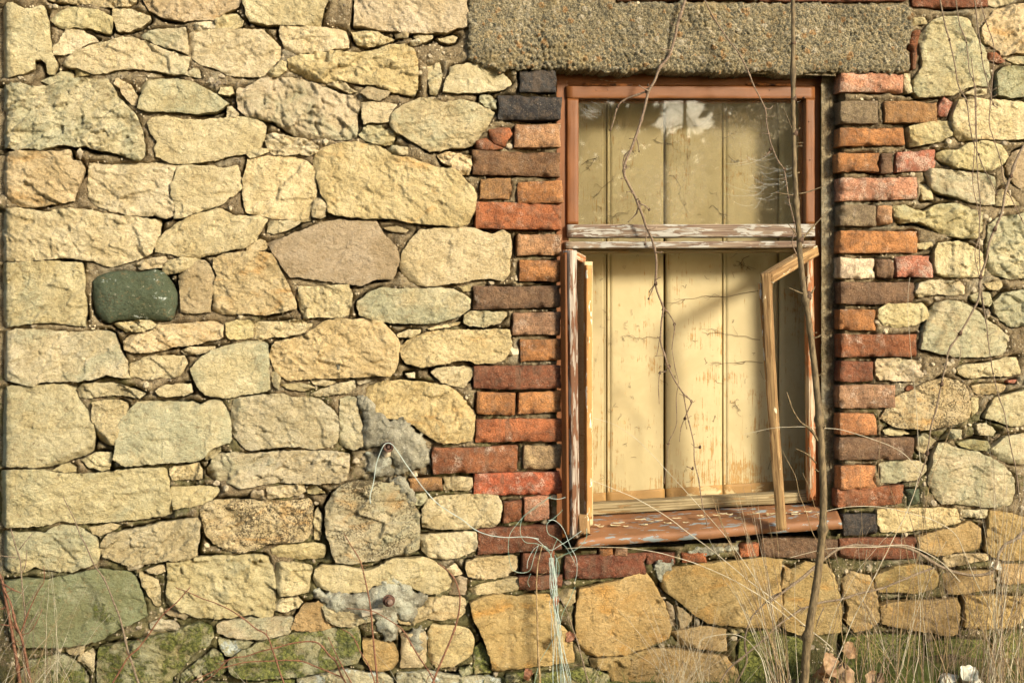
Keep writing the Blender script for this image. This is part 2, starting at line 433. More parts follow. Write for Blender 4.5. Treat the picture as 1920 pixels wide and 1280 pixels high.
# outlines of the stones of the wall, read off in photograph pixels and laid on the wall plane
# kind letters: c cream, y yellow, g grey-green, G dark green, o ochre, t tan, m mossy, w lichen, r rust-stained, h chiselled
STONES = """
g -8,4 20,2 38,14 60,15 78,8 84,12 88,40 92,70 96,100 105,122 100,140 88,138 86,118 76,108 64,110 62,130 40,136 14,142 -8,140
c 95,36 112,18 132,13 160,15 182,17 208,30 209,42 205,60 185,56 165,51 140,50 118,51 104,45
c 212,18 235,16 262,22 280,28 282,36 262,50 240,57 222,57 215,42 210,30
y 85,-22 90,0 110,2 140,5 165,4 190,10 215,14 240,12 255,2 255,-22
r 262,-22 270,2 278,15 300,28 325,35 345,40 365,36 400,34 425,22 445,12 452,-2 455,-22
c 355,50 370,43 400,41 402,50 396,57 370,55
c 404,34 425,26 442,24 455,38 452,46 440,52 404,52
c 99,92 115,70 125,55 140,53 155,58 183,73 160,85 140,95 115,103 100,100
g 115,118 135,100 165,85 200,76 225,70 245,69 270,76 305,92 354,107 353,122 345,134 320,137 290,131 265,128 240,128 220,129 200,136 175,136 150,128 128,124
g 263,64 285,55 310,54 348,52 350,80 353,102 330,92 305,85 275,72
c 354,56 375,54 420,53 450,53 495,56 505,68 525,85 526,105 512,122 500,135 485,144 455,141 425,138 400,124 375,119 362,110 356,90 352,70
g -8,158 20,153 60,162 100,160 120,150 160,146 203,149 212,165 220,185 245,205 258,220 265,245 270,270 271,290 262,299 245,296 225,288 205,282 180,280 160,272 140,274 118,268 100,271 75,279 50,276 25,278 5,272 -8,272
c 215,147 222,148 245,160 258,182 257,195 248,195 230,178 225,165 215,157
g 262,160 275,150 300,146 330,147 365,155 390,168 410,180 429,193 412,205 395,209 360,211 330,208 300,208 275,207 258,202 262,190 266,175
g 75,152 100,145 115,135 130,130 137,135 135,145 115,152 95,157
c 138,130 150,129 168,139 150,140 138,145
c 276,230 285,220 315,218 340,224 380,225 395,222 420,222 450,219 480,222 500,235 497,255 488,275 470,285 440,290 410,297 370,304 340,306 310,302 293,292 290,278 295,265 284,250
c 414,163 435,162 440,172 430,178 412,175
g 427,195 440,205 454,218 425,220
g 342,136 365,128 375,130 377,145 360,142
c 458,-22 456,5 462,25 468,38 500,43 540,45 575,47 602,45 606,25 614,0 614,-22
c 664,-22 666,0 665,20 663,45 690,47 720,53 755,57 800,60 840,59 860,50 873,50 877,30 875,0 876,-22
c 525,48 560,46 600,50 635,52 650,58 654,75 655,88 625,92 590,97 560,98 535,89 530,78 524,65
c 660,58 690,58 715,62 740,74 720,80 690,87 672,82 665,72
t 740,58 752,55 768,62 765,70 745,70
c 775,66 790,61 813,66 812,72 795,79 785,74
c 822,72 850,65 862,67 853,77 840,80 826,76
c 768,77 782,74 790,80 780,84 770,84
y 540,110 555,103 590,98 625,94 660,98 700,95 725,87 760,82 775,90 782,110 784,140 784,165 778,178 755,174 730,168 705,158 680,155 655,150 625,150 600,152 580,148 560,138 542,128
c 502,135 515,125 528,115 537,118 536,133 520,141 505,141
g 472,158 490,148 530,144 556,142 575,150 605,163 640,173 672,180 674,195 670,225 668,258 650,260 615,257 580,258 550,250 525,235 510,225 490,222 470,221 455,212 446,203 444,180 447,165 458,166
c 612,156 640,150 650,157 670,171 655,171
t 677,172 690,162 700,161 715,169 731,171 728,180 712,188 695,185
c 679,190 695,190 720,191 745,196 735,210 727,228 712,230 695,228 682,231 679,220
g 730,230 735,215 745,205 770,190 790,184 820,187 830,192 850,190 862,186 890,192 918,205 927,213 920,228 905,250 890,268 875,275 850,275 825,280 808,283 790,270 770,262 755,252 742,245
g 672,250 685,237 700,232 720,236 738,242 742,252 738,268 715,272 700,270 685,262
g 803,121 825,118 830,140 825,160 818,178 808,175 805,150
c 845,125 858,122 885,119 905,123 925,122 940,128 955,145 962,153 945,165 920,169 890,172 860,174 830,170 832,163 838,148 845,135
g 900,180 920,174 930,185 930,205 920,203 900,190
c 500,252 515,250 535,253 560,258 580,262 598,275 596,285 578,291 560,285 540,290 515,288 503,282 500,265
y 822,290 835,285 860,287 884,291 885,310 881,326 868,325 850,312 830,303
g 735,272 765,275 765,288 745,290 728,280
c 462,288 480,281 500,279 505,285 490,290 470,294
y -8,284 10,283 40,282 75,284 100,283 130,282 134,300 150,303 157,312 154,335 148,345 140,360 136,375 120,378 90,383 48,388 20,378 8,365 -8,362
c 165,304 190,306 215,304 245,304 290,303 318,306 331,309 325,325 318,345 316,365 325,380 325,405 310,410 290,402 268,403 245,403 210,395 185,388 172,378 164,368 165,340
c 333,310 360,309 380,311 400,312 420,315 445,309 448,322 454,335 453,350 440,365 430,368 420,380 395,388 365,398 345,407 328,408 328,380 319,365 321,345 329,325
h -8,392 20,390 60,393 90,398 100,393 130,391 160,393 195,400 230,404 270,408 300,412 302,420 298,440 290,455 283,475 270,480 245,488 210,499 195,497 175,488 150,486 110,482 80,486 45,488 15,488 -8,487
c 290,455 310,435 335,415 370,400 405,390 420,394 440,405 465,405 485,403 500,408 500,415 487,435 478,450 460,463 440,467 400,475 370,482 345,482 310,473 291,470
g -8,495 25,492 80,490 130,491 153,492 157,520 159,560 159,610 140,609 100,604 70,604 50,605 20,612 -8,614
G 173,527 182,518 205,510 235,507 260,510 290,505 305,510 315,520 325,535 331,550 331,570 325,590 320,600 300,601 270,598 240,598 215,600 203,605 190,598 180,585 176,570 173,550
c 250,495 275,487 310,480 313,485 305,498 285,503 262,504
c 304,503 315,487 350,484 375,486 372,490 352,502 340,508 312,513 305,508
t 335,515 350,505 370,490 385,488 393,497 400,515 398,545 394,570 393,585 360,587 338,583 338,555 335,530
r 400,485 420,475 450,472 490,472 508,475 518,490 530,515 545,545 556,570 555,578 530,584 500,590 470,586 440,587 418,590 398,583 400,560 403,530 408,515 400,500
c 463,300 480,294 505,293 540,292 570,299 585,310 592,325 594,360 595,372 585,385 583,412 565,414 535,410 510,408 485,402 463,398 458,385 455,365 457,335
y 590,290 602,277 630,268 670,266 685,270 710,270 735,290 770,295 800,305 825,315 845,315 860,322 875,340 890,355 894,365 892,390 885,405 878,420 860,424 835,422 820,420 800,420 770,416 740,408 710,410 680,408 650,405 625,400 615,395 612,375 602,365 598,345 592,325 589,310
c 585,397 591,374 600,369 611,385 611,406 598,408 585,405
c 503,415 530,415 565,415 560,420 540,430 512,437 500,435
t 502,455 530,445 570,430 600,418 640,411 655,415 680,415 705,412 712,425 725,445 740,460 748,475 749,490 745,505 738,522 720,522 700,525 675,535 650,530 620,527 590,524 560,518 545,520 532,505 520,485 510,468
y 754,475 767,455 790,430 820,427 860,426 885,427 905,435 925,440 945,432 957,440 960,460 957,490 955,515 945,525 925,521 905,521 880,526 850,530 825,533 800,535 785,533 770,525 758,512 751,500
t 720,427 745,424 767,431 760,436 735,432
c 462,464 475,454 488,449 497,452 500,465 480,470 463,470
c 562,538 590,536 620,535 655,533 659,550 658,575 655,590 630,595 600,593 570,598 563,580 559,560
g 670,565 690,550 715,540 745,542 780,542 820,541 850,541 868,550 882,562 880,575 872,585 862,592 830,602 800,606 760,606 735,605 710,600 690,596 675,590 670,578
c 862,537 880,537 888,545 870,546
g 872,590 885,583 920,584 952,585 950,592 940,605 910,612 880,610 870,603
g -8,620 15,620 30,616 60,619 85,620 110,622 150,622 200,619 212,625 220,645 230,665 238,680 240,700 243,709 225,708 200,702 180,710 150,714 120,715 100,713 75,717 60,723 40,720 15,715 -8,712
c 212,606 240,604 255,602 280,602 293,607 285,615 260,621 235,621 220,615
y 294,610 320,609 350,607 375,604 405,602 418,606 419,630 410,635 390,637 370,645 350,648 325,650 305,653 280,660 250,660 232,655 230,640 240,629 265,627 285,620
c 422,604 440,602 465,601 474,606 473,630 455,634 432,636 423,625
c 477,606 500,602 525,603 545,600 565,601 583,609 583,618 560,625 540,630 510,632 490,636 477,632
c 340,658 355,651 380,651 403,650 400,655 375,662 350,664
c 241,680 262,676 270,669 290,667 320,667 345,668 350,680 346,690 335,705 315,708 295,708 280,712 265,710 245,705
g 357,690 375,672 400,657 430,647 460,638 485,636 502,646 504,665 503,690 505,715 505,730 490,735 460,738 430,745 405,743 385,740 370,725 363,710
y 508,650 515,642 540,637 565,632 585,622 600,607 615,600 650,598 690,600 715,602 725,611 735,620 748,635 750,655 745,680 740,695 730,705 700,704 670,706 640,708 600,708 565,711 540,713 527,705 513,690 506,670
c 508,692 515,692 524,709 524,730 512,722
h -8,728 20,724 60,724 95,721 120,721 138,726 140,735 147,750 160,768 170,785 178,815 172,845 155,855 135,860 120,868 90,875 50,875 20,875 -8,872
c 142,726 155,720 190,719 212,718 225,723 255,730 272,738 262,745 240,742 210,742 190,743 160,745 145,742
c 172,754 195,750 225,750 237,756 240,765 235,780 225,805 215,833 205,834 185,825 178,805 172,785
c 290,735 305,723 330,721 358,719 361,735 345,740 320,743 300,741
g 217,835 219,810 229,785 242,767 256,754 290,754 330,754 355,754 375,759 400,750 415,751 428,765 431,785 434,820 430,830 410,835 390,845 375,862 345,865 305,867 270,870 240,873 225,868 214,860
c 152,862 175,852 190,847 208,849 210,860 203,880 185,882 165,875
c 98,881 115,872 130,869 140,878 140,885 115,883
c 316,876 345,874 372,870 378,880 378,898 345,900 322,900
g 385,855 400,839 412,838 413,846 395,860 383,862
h -8,885 20,882 50,881 80,882 110,887 150,889 190,887 230,882 260,878 310,878 316,900 318,930 321,965 300,968 260,973 220,977 180,981 145,981 115,976 90,983 50,988 20,988 -8,984
h 437,752 450,747 475,742 500,740 530,739 555,746 585,746 600,751 620,765 633,780 636,800 634,820 630,830 615,838 590,842 560,838 530,838 500,840 470,845 455,838 440,820 435,800 433,775
g 388,880 396,864 410,852 440,849 455,852 480,852 520,847 560,846 600,845 640,849 655,852 656,870 650,895 640,903 600,905 560,907 520,904 490,909 460,916 440,914 425,905 400,900 387,892
c 525,721 560,719 580,722 590,727 570,732 545,730
g 582,713 610,712 630,716 610,724 592,721
c 582,740 600,731 640,719 665,714 667,725 655,735 620,740 590,742
g 668,709 700,708 690,716 674,719
y 688,724 710,717 745,713 780,715 810,719 840,723 860,736 875,751 885,766 892,777 890,800 885,825 870,829 835,831 820,828 800,815 780,800 765,790 740,785 720,785 700,765 688,745
g 638,747 655,743 668,746 670,770 680,800 680,835 665,843 650,840 637,832 641,800 638,780
c 745,627 765,619 790,618 787,625 770,632 748,632
y 752,650 766,639 790,627 820,619 860,618 900,619 930,617 957,619 960,640 955,660 945,675 925,680 895,680 880,676 860,676 835,680 810,685 795,689 775,685 760,678 752,665
c 802,616 830,611 865,602 862,608 840,613 812,617
c 817,691 845,689 870,686 890,689 890,700 882,712 872,724 850,722 828,717 815,705 808,697
c 760,700 778,698 778,708 765,708
g -8,994 25,1000 60,1000 80,1001 95,992 115,986 135,988 155,994 172,1005 180,1012 187,1032 187,1050 180,1058 150,1065 130,1073 105,1072 80,1068 65,1063 45,1073 20,1073 -8,1060
c 166,989 190,986 208,982 227,987 205,997 185,1003 173,1000
c 188,1019 200,1004 230,997 270,990 300,980 330,978 370,973 375,981 374,1000 370,1025 369,1042 345,1050 330,1052 315,1048 295,1055 265,1057 240,1061 215,1053 195,1045 188,1035
c 321,913 345,912 385,913 408,914 410,922 395,938 370,948 345,951 325,955 321,930
s 374,947 395,942 420,938 460,938 500,942 540,940 580,936 586,950 586,985 580,1008 560,1015 530,1016 505,1018 490,1026 465,1033 440,1037 420,1030 400,1020 388,1005 380,985 374,965
h 313,1055 340,1049 380,1047 420,1044 460,1042 490,1042 505,1047 512,1060 514,1090 515,1125 512,1155 490,1157 465,1153 430,1157 395,1158 365,1155 340,1145 320,1138 312,1130 313,1100 315,1075
M 10,1092 40,1087 85,1088 130,1080 160,1074 185,1067 215,1072 240,1074 250,1082 260,1100 270,1130 275,1155 255,1165 225,1180 190,1198 155,1208 110,1213 70,1212 35,1210 20,1180 12,1130 -8,1112 -8,1094
c 235,1064 260,1059 268,1060 255,1068 240,1068
c 271,1071 295,1062 308,1058 310,1072 295,1076 280,1073
g 262,1072 275,1077 295,1091 300,1105 300,1135 290,1135 275,1110 265,1095
t 307,1145 320,1141 350,1147 356,1152 345,1160 325,1155 310,1150
g 280,1171 300,1162 325,1166 335,1176 330,1184 310,1182 295,1187 283,1180
m 185,1217 215,1210 245,1207 270,1198 300,1192 330,1186 350,1174 380,1169 395,1176 399,1190 393,1205 380,1215 365,1220 345,1245 325,1270 315,1300 182,1300 180,1260 183,1235
m 50,1241 85,1233 120,1229 138,1240 153,1257 163,1275 163,1300 30,1300 40,1260
c 120,1216 150,1210 160,1213 155,1224 140,1228 122,1222
c 144,1231 160,1224 172,1217 177,1226 176,1260 160,1245 146,1238
m 340,1264 370,1242 395,1220 415,1226 425,1255 405,1268 390,1270 375,1262 355,1275 338,1288
g 406,1169 430,1164 470,1160 500,1160 540,1158 550,1160 548,1175 540,1189 520,1193 490,1200 460,1198 425,1193 408,1185
w 409,1196 430,1201 462,1203 475,1208 460,1219 440,1232 425,1231 413,1215
m 427,1242 450,1222 480,1208 520,1197 560,1188 600,1184 640,1178 670,1172 676,1190 676,1230 670,1243 640,1248 600,1260 560,1268 520,1270 480,1273 450,1271 432,1262
m 378,1281 440,1283 500,1281 552,1276 552,1312 378,1312
w 558,1274 610,1264 650,1257 690,1263 720,1264 738,1276 738,1312 556,1312
c 500,915 530,911 568,908 573,920 560,927 530,930 500,934
c 474,919 493,919 495,933 485,936 471,932
c 576,918 590,910 600,917 611,925 595,925 578,924
c 590,962 597,952 603,965 602,1000 597,1012 589,1011 589,980
S 611,952 623,927 641,910 670,902 700,904 730,907 752,897 772,930 778,950 787,965 788,1000 787,1030 770,1035 740,1043 715,1048 685,1052 660,1057 630,1055 622,1035 615,1010 610,985
c 508,1029 525,1023 560,1021 590,1017 607,1021 612,1030 608,1045 590,1048 560,1048 530,1046 512,1042
c 518,1056 550,1054 570,1059 587,1065 582,1080 580,1100 578,1112 555,1115 525,1118 518,1105 515,1080
c 591,1071 601,1062 630,1060 655,1064 680,1072 700,1070 720,1058 740,1049 770,1050 800,1047 825,1061 840,1076 846,1090 842,1103 825,1113 805,1115 790,1108 770,1100 740,1100 700,1098 690,1108 670,1112 640,1115 615,1108 595,1100 588,1085
c 515,1145 520,1132 530,1122 560,1121 568,1128 558,1140 540,1147
o 548,1180 556,1156 569,1136 598,1127 608,1140 610,1165 632,1176 615,1180 580,1184 560,1183
g 600,1125 640,1119 700,1117 737,1121 733,1150 700,1165 670,1172 640,1174 612,1163
y 741,1131 790,1127 830,1120 865,1120 873,1126 873,1150 860,1160 830,1163 800,1160 770,1172 750,1168 742,1150
g 780,929 800,926 802,935 790,945 780,945
c 793,955 805,937 830,930 870,928 905,927 935,930 942,950 938,975 930,988 900,990 860,992 820,992 795,990 792,975
c 788,1006 810,1004 840,1000 875,998 893,1000 896,1020 890,1032 860,1045 830,1048 805,1045 792,1032 789,1020
c 833,895 860,894 886,896 887,912 880,919 850,920 834,918
c 838,1065 853,1056 862,1068 868,1075 850,1080 840,1072
t 846,1115 851,1087 862,1082 874,1084 874,1115
y 875,1053 890,1050 930,1045 965,1042 973,1046 972,1065 955,1080 930,1084 895,1084 878,1080 874,1066
c 881,1106 900,1097 940,1088 970,1083 976,1092 970,1105 940,1111 900,1114 883,1113
O 881,1131 900,1122 940,1115 965,1119 1000,1117 1030,1117 1042,1131 1045,1170 1060,1180 1075,1200 1079,1243 1050,1246 1010,1248 960,1254 925,1258 918,1230 905,1195 890,1160
y 812,1172 850,1174 880,1180 889,1195 889,1225 875,1235 850,1250 820,1252 806,1240 804,1210 804,1185
o 681,1202 700,1201 740,1209 747,1230 747,1255 720,1258 695,1255 682,1235
y 753,1192 798,1187 800,1240 790,1252 753,1252
m 861,1256 885,1249 886,1260 868,1268
m 889,1216 904,1207 916,1235 920,1260 890,1262
w 745,1264 800,1260 860,1270 920,1270 943,1276 945,1312 745,1312
m 950,1266 985,1261 990,1274 950,1278
m 1005,1267 1060,1260 1100,1252 1140,1264 1148,1290 1148,1312 1003,1312
O 1090,1106 1142,1094 1207,1073 1219,1079 1234,1108 1249,1137 1258,1173 1255,1197 1216,1212 1172,1226 1127,1231 1103,1229 1086,1209 1081,1167 1084,1131
O 1247,1068 1298,1062 1378,1053 1437,1047 1470,1050 1464,1078 1467,1123 1465,1152 1447,1177 1390,1174 1328,1168 1304,1152 1265,1120 1245,1105 1244,1084
O 1487,1070 1514,1054 1556,1060 1565,1080 1576,1114 1579,1152 1576,1183 1517,1190 1478,1183 1463,1171 1471,1137 1476,1108
O 1583,1086 1600,1073 1633,1080 1641,1102 1650,1137 1652,1161 1636,1178 1606,1184 1590,1167 1595,1137 1585,1114
O 1642,1083 1677,1065 1707,1059 1752,1062 1766,1078 1764,1100 1725,1112 1683,1109 1650,1109
o 1771,1080 1796,1071 1861,1071 1866,1103 1814,1112 1783,1115
o 1655,1137 1668,1133 1707,1128 1766,1126 1806,1125 1808,1152 1803,1192 1766,1189 1725,1183 1671,1174 1656,1168
o 1814,1119 1856,1116 1932,1122 1932,1155 1900,1177 1856,1180 1813,1177
y 1771,1044 1800,1038 1852,1038 1853,1048 1799,1061 1774,1067
y 1647,955 1692,954 1752,953 1800,955 1804,980 1766,988 1695,997 1656,998 1647,980
O 1724,1010 1752,999 1796,988 1823,979 1843,991 1843,1028 1796,1036 1760,1042 1726,1030
c 1809,957 1852,957 1851,970 1810,970
o 1858,957 1891,961 1932,973 1932,1048 1900,1051 1866,1045 1852,1033 1856,989
o 1872,1059 1932,1059 1932,1093 1881,1096
m 1584,1196 1648,1190 1730,1193 1736,1226 1730,1263 1666,1288 1584,1288
m 1741,1208 1796,1199 1850,1202 1853,1241 1796,1260 1741,1260
m 1865,1193 1932,1180 1932,1235 1868,1241
O 1258,1186 1319,1175 1364,1181 1364,1220 1328,1218 1282,1209
O 1190,1223 1245,1217 1319,1226 1364,1233 1382,1256 1385,1288 1185,1292 1182,1245
m 1392,1187 1450,1184 1512,1204 1518,1232 1497,1266 1485,1286 1392,1286 1388,1232
c 1371,1180 1393,1178 1398,1186 1380,1190
t 1251,1127 1262,1136 1269,1174 1260,1175
t 1269,1136 1303,1158 1300,1166 1277,1176 1272,1158
o 1474,1062 1484,1068 1477,1100 1469,1104
t 1052,1107 1080,1106 1079,1128 1062,1136 1054,1126
o 1110,1238 1170,1232 1228,1217 1240,1222 1184,1238 1178,1290 1157,1290 1140,1258 1112,1252
c 1857,0 1870,-15 1905,-15 1900,3 1870,11 1857,8
r 1845,50 1856,36 1871,17 1900,8 1932,3 1932,100 1905,98 1885,103 1870,88 1850,80 1842,65
g 1744,45 1755,36 1775,31 1820,33 1825,60 1840,80 1850,95 1855,115 1860,145 1855,160 1840,158 1815,163 1790,176 1760,180 1725,180 1716,172 1718,150 1733,125 1730,95 1728,75 1732,60
c 1716,32 1735,33 1742,39 1738,45 1717,46
c 1697,137 1708,140 1713,172 1706,175 1698,165
c 1812,175 1830,165 1852,167 1852,175 1835,178
m 1873,136 1886,124 1932,124 1932,178 1895,182 1875,175
g 1890,110 1908,106 1932,106 1932,120 1905,119
c 1790,215 1800,187 1830,185 1860,187 1932,190 1932,258 1890,260 1850,258 1810,261 1793,250 1788,230
c 1706,237 1740,230 1760,225 1786,227 1788,253 1765,262 1740,270 1711,273 1709,255
c 1760,287 1775,282 1800,281 1820,267 1850,264 1880,270 1899,281 1893,295 1880,310 1860,319 1830,316 1800,313 1780,305 1765,295
g 1738,317 1760,316 1800,321 1850,326 1869,332 1871,383 1840,381 1800,370 1770,362 1750,350
t 1890,312 1905,285 1932,272 1932,345 1912,352 1898,335
c 1678,387 1700,383 1715,393 1735,398 1760,384 1790,380 1820,387 1845,401 1845,430 1835,445 1800,442 1770,435 1745,422 1725,415 1695,417 1682,405
c 1756,472 1763,455 1800,452 1820,457 1845,472 1850,500 1848,518 1810,520 1775,518 1758,512 1754,490
g 1858,420 1876,407 1932,397 1932,520 1900,522 1866,514 1855,500 1857,460
c 1718,545 1726,532 1745,525 1775,527 1805,528 1816,540 1811,551 1790,553 1760,549 1730,557 1720,552
c 1650,580 1665,571 1700,569 1735,569 1746,577 1744,595 1720,608 1685,614 1660,608 1649,595
g 1735,620 1746,590 1761,568 1780,563 1805,565 1830,577 1855,600 1880,617 1894,631 1892,650 1885,664 1860,667 1820,669 1785,667 1750,659 1729,654
g 1822,555 1840,547 1860,547 1864,568 1859,573 1840,568 1826,563
g 1867,567 1886,548 1932,543 1932,608 1900,613 1881,600 1870,585
c 1849,532 1865,529 1884,527 1885,535 1870,543 1856,541
c 1644,681 1651,673 1690,672 1729,679 1729,705 1715,713 1680,714 1651,711 1646,695
c 1797,691 1815,684 1860,680 1885,671 1911,671 1914,698 1895,704 1850,706 1815,708 1801,700
r 1826,723 1850,720 1879,718 1888,724 1884,734 1850,739 1833,737
s 1652,785 1682,747 1701,737 1745,717 1775,708 1799,716 1818,731 1820,760 1820,784 1800,794 1770,799 1735,806 1700,802 1680,799 1667,790
g 1850,775 1871,747 1900,738 1932,729 1932,798 1900,798 1870,788 1847,783
c 1657,808 1671,801 1700,807 1709,813 1680,816 1661,814
g 1723,821 1735,814 1754,826 1744,839 1729,848 1723,840
g 1771,824 1786,806 1803,807 1806,815 1790,822
g 1833,796 1849,793 1877,810 1864,816 1836,815
m 1797,831 1830,824 1853,827 1858,846 1830,843 1806,837
g 1860,842 1891,819 1932,814 1932,868 1900,870 1876,858
g 1749,880 1753,852 1761,833 1775,831 1800,842 1835,848 1860,858 1889,877 1904,896 1909,925 1904,943 1880,953 1840,949 1800,944 1770,944 1756,930 1746,905
g 1652,871 1670,865 1700,863 1725,865 1738,873 1736,885 1720,899 1680,904 1656,904
G 1704,919 1727,918 1729,944 1706,949
c 1730,341 1741,341 1751,374 1731,374
c 1874,366 1881,353 1912,384 1871,386
c 1721,456 1748,455 1751,461 1740,467 1721,465
c 1824,746 1839,746 1834,770 1824,780
"""
# bricks: x0 y0 x1 y1 tone [tilt px]
BRICKS = """
975 129 1043 172 black 0
935 180 1053 224 black 2
967 232 1053 274 peach 0
887 283 1052 329 brown 3
902 334 958 374 amber 0
972 340 1055 380 orange -1
893 381 1053 429 redorange 5
971 439 1054 478 peach 2
974 487 1053 527 orange 1
888 536 1053 578 umber -2
963 585 1052 628 pinkbrown 0
977 636 1051 677 orange 0
890 685 1053 728 darkred -2
895 735 967 777 orange 1
973 734 1054 774 orange -2
893 785 1055 828 redorange -2
811 838 972 885 rust -4
983 835 1054 879 tan -2
890 885 1054 927 red -2
768 896 830 920 amber -1
945 940 979 978 rust -3
983 930 1030 975 salmon -4
897 988 1055 1034 darkred -9
981 1035 1040 1076 darkred -5
974 1080 1055 1104 darkred -5
1060 1040 1213 1084 maroon -6
1214 1036 1266 1058 maroon 0
1125 1028 1151 1041 orange -2
1155 1027 1177 1042 pinkbrown -2
1280 1038 1326 1055 redorange 0
1390 1018 1425 1045 redorange -4
1430 1010 1571 1046 umber 2
1576 1009 1718 1048 darkred 0
1576 136 1695 172 salmon 2
1578 190 1647 230 greybrown 0
1660 190 1760 230 amber 0
1576 239 1697 273 orange 0
1575 286 1648 321 orange 0
1654 287 1675 323 umber 0
1683 282 1755 321 redpink -3
1576 332 1720 375 salmon -2
1578 384 1643 422 greybrown 0
1646 386 1674 420 peach 0
1577 434 1721 474 orange 1
1577 483 1641 521 cream 1
1646 485 1677 520 umber 1
1683 480 1749 519 redpink 0
1577 528 1717 569 umber 0
1577 580 1642 618 orange 0
1577 626 1721 668 rust -1
1578 677 1638 715 darkred 0
1576 722 1680 764 pinkbrown -2
1577 774 1645 815 brightorange -1
1576 820 1715 862 umber -2
1577 873 1643 915 brightorange -3
1572 913 1697 948 rust -6
1582 964 1645 1004 black -1
1712 -22 1855 13 darkred 0
1160 -24 1420 -1 darkred 0
1426 -24 1700 1 maroon 0
"""

# ------------------------------------------------------------------ wall pieces
S = 0.00146      # metres per photograph pixel near the middle of the wall

def refine(poly, step, amp, seed):
    """turn a coarse outline into a fractured edge"""
    out = []
    n = len(poly)
    # light corner cutting
    q = []
    for i in range(n):
        a, b, c = poly[i - 1], poly[i], poly[(i + 1) % n]
        la = np.linalg.norm(a - b); lc = np.linalg.norm(c - b)
        ka = min(0.10, 0.0012 / max(la, 1e-6)); kc = min(0.10, 0.0012 / max(lc, 1e-6))
        q.append(b + (a - b) * ka); q.append(b + (c - b) * kc)
    n = len(q)
    for i in range(n):
        a, b = q[i], q[(i + 1) % n]
        L = np.linalg.norm(b - a); k = max(1, int(round(L / step)))
        for j in range(k):
            out.append(a + (b - a) * (j / k))
    out = np.array(out)
    nx = 0.9 * noise(out[:, 0] * 18, out[:, 1] * 18, seed + 8) + noise(out[:, 0] * 45, out[:, 1] * 45, seed) + 0.8 * noise(out[:, 0] * 130, out[:, 1] * 130, seed + 3)
    ny = 0.9 * noise(out[:, 0] * 18 + 3, out[:, 1] * 18, seed + 9) + noise(out[:, 0] * 45 + 31, out[:, 1] * 45, seed + 5) + 0.8 * noise(out[:, 0] * 130, out[:, 1] * 130 + 9, seed + 6)
    out[:, 0] += nx * amp * 1.15; out[:, 1] += ny * amp * 1.15
    keep = [0]
    for i in range(1, len(out)):
        if np.linalg.norm(out[i] - out[keep[-1]]) > step * 0.3: keep.append(i)
    return out[keep]

def slab(name, poly, hfun, mat, parent, step=0.0052, amp=0.0016, back=0.05, seed=0, flare=0.15, hard=True):
    """a solid block: outline poly (x,z) in metres, front relief hfun(x, z, sd) = how far it stands proud of y=0"""
    ring = refine(poly, step, amp, seed)
    n = len(ring)
    x0, z0 = ring.min(0); x1, z1 = ring.max(0)
    gx, gz = np.meshgrid(np.arange(x0, x1, step), np.arange(z0, z1, step * 0.9))
    gx[1::2] += step * 0.5
    gx = (gx + rng.uniform(-.22, .22, gx.shape) * step).ravel(); gz = (gz + rng.uniform(-.22, .22, gz.shape) * step).ravel()
    sd = sdist(gx, gz, ring)
    k = sd > step * 0.55
    # an extra loop close to the edge gives a crisp arris
    ins = np.stack([gx[k], gz[k]], 1); sdi = sd[k]
    pts = np.vstack([ring, ins])
    res = delaunay_2d_cdt([Vector(p) for p in pts.tolist()], [], [list(range(n))], 1, 1e-7)
    V = np.array([tuple(v) for v in res[0]]); F = [list(f) for f in res[2]]
    edge_src = res[3]
    sdv = np.zeros(len(V))
    if len(V) == len(pts):
        sdv[n:] = sdi
    else:
        sdv = np.maximum(0, sdist(V[:, 0], V[:, 1], ring))
    h = hfun(V[:, 0], V[:, 1], sdv)
    verts = np.stack([V[:, 0], -h, V[:, 1]], 1)
    # skirt from boundary edges of the triangulation
    cnt = {}
    for f in F:
        m = len(f)
        for i in range(m):
            e = (f[i], f[(i + 1) % m])
            cnt[e] = cnt.get(e, 0) + 1
    bnd = [e for e in cnt if (e[1], e[0]) not in cnt]
    bv = sorted({i for e in bnd for i in e})
    idx = {v: i for i, v in enumerate(bv)}
    B = verts[bv]
    c = V.mean(0)
    layers = []
    depths = [0.25, 0.6, 1.0]
    for li, t in enumerate(depths):
        L = B.copy()
        L[:, 1] = B[:, 1] * (1 - t) + back * t
        w = noise(B[:, 0] * 50 + li * 7, B[:, 2] * 50, seed + 20 + li) * 0.0016
        d = np.stack([B[:, 0] - c[0], B[:, 2] - c[1]], 1); d /= (np.linalg.norm(d, axis=1)[:, None] + 1e-9)
        off = w - flare * 0.02 * t
        L[:, 0] += d[:, 0] * off; L[:, 2] += d[:, 1] * off
        layers.append(L)
    nv = len(verts); m = len(bv)
    allv = np.vstack([verts] + layers)
    faces = F[:]
    if hard:
        layers = [B.copy()] + layers
        allv = np.vstack([verts] + layers)
        ids = [[nv + li * m + i for i in range(m)] for li in range(len(layers))]
        nl = len(layers) - 1
    else:
        ids = [bv] + [[nv + li * m + i for i in range(m)] for li in range(len(layers))]
        nl = len(layers)
    for li in range(nl):
        A, D = ids[li], ids[li + 1]
        for a, b in bnd:
            i, j = idx[a], idx[b]
            faces.append([A[j], A[i], D[i], D[j]])
    o = mesh_obj(name, allv, faces, mat, parent)
    return o

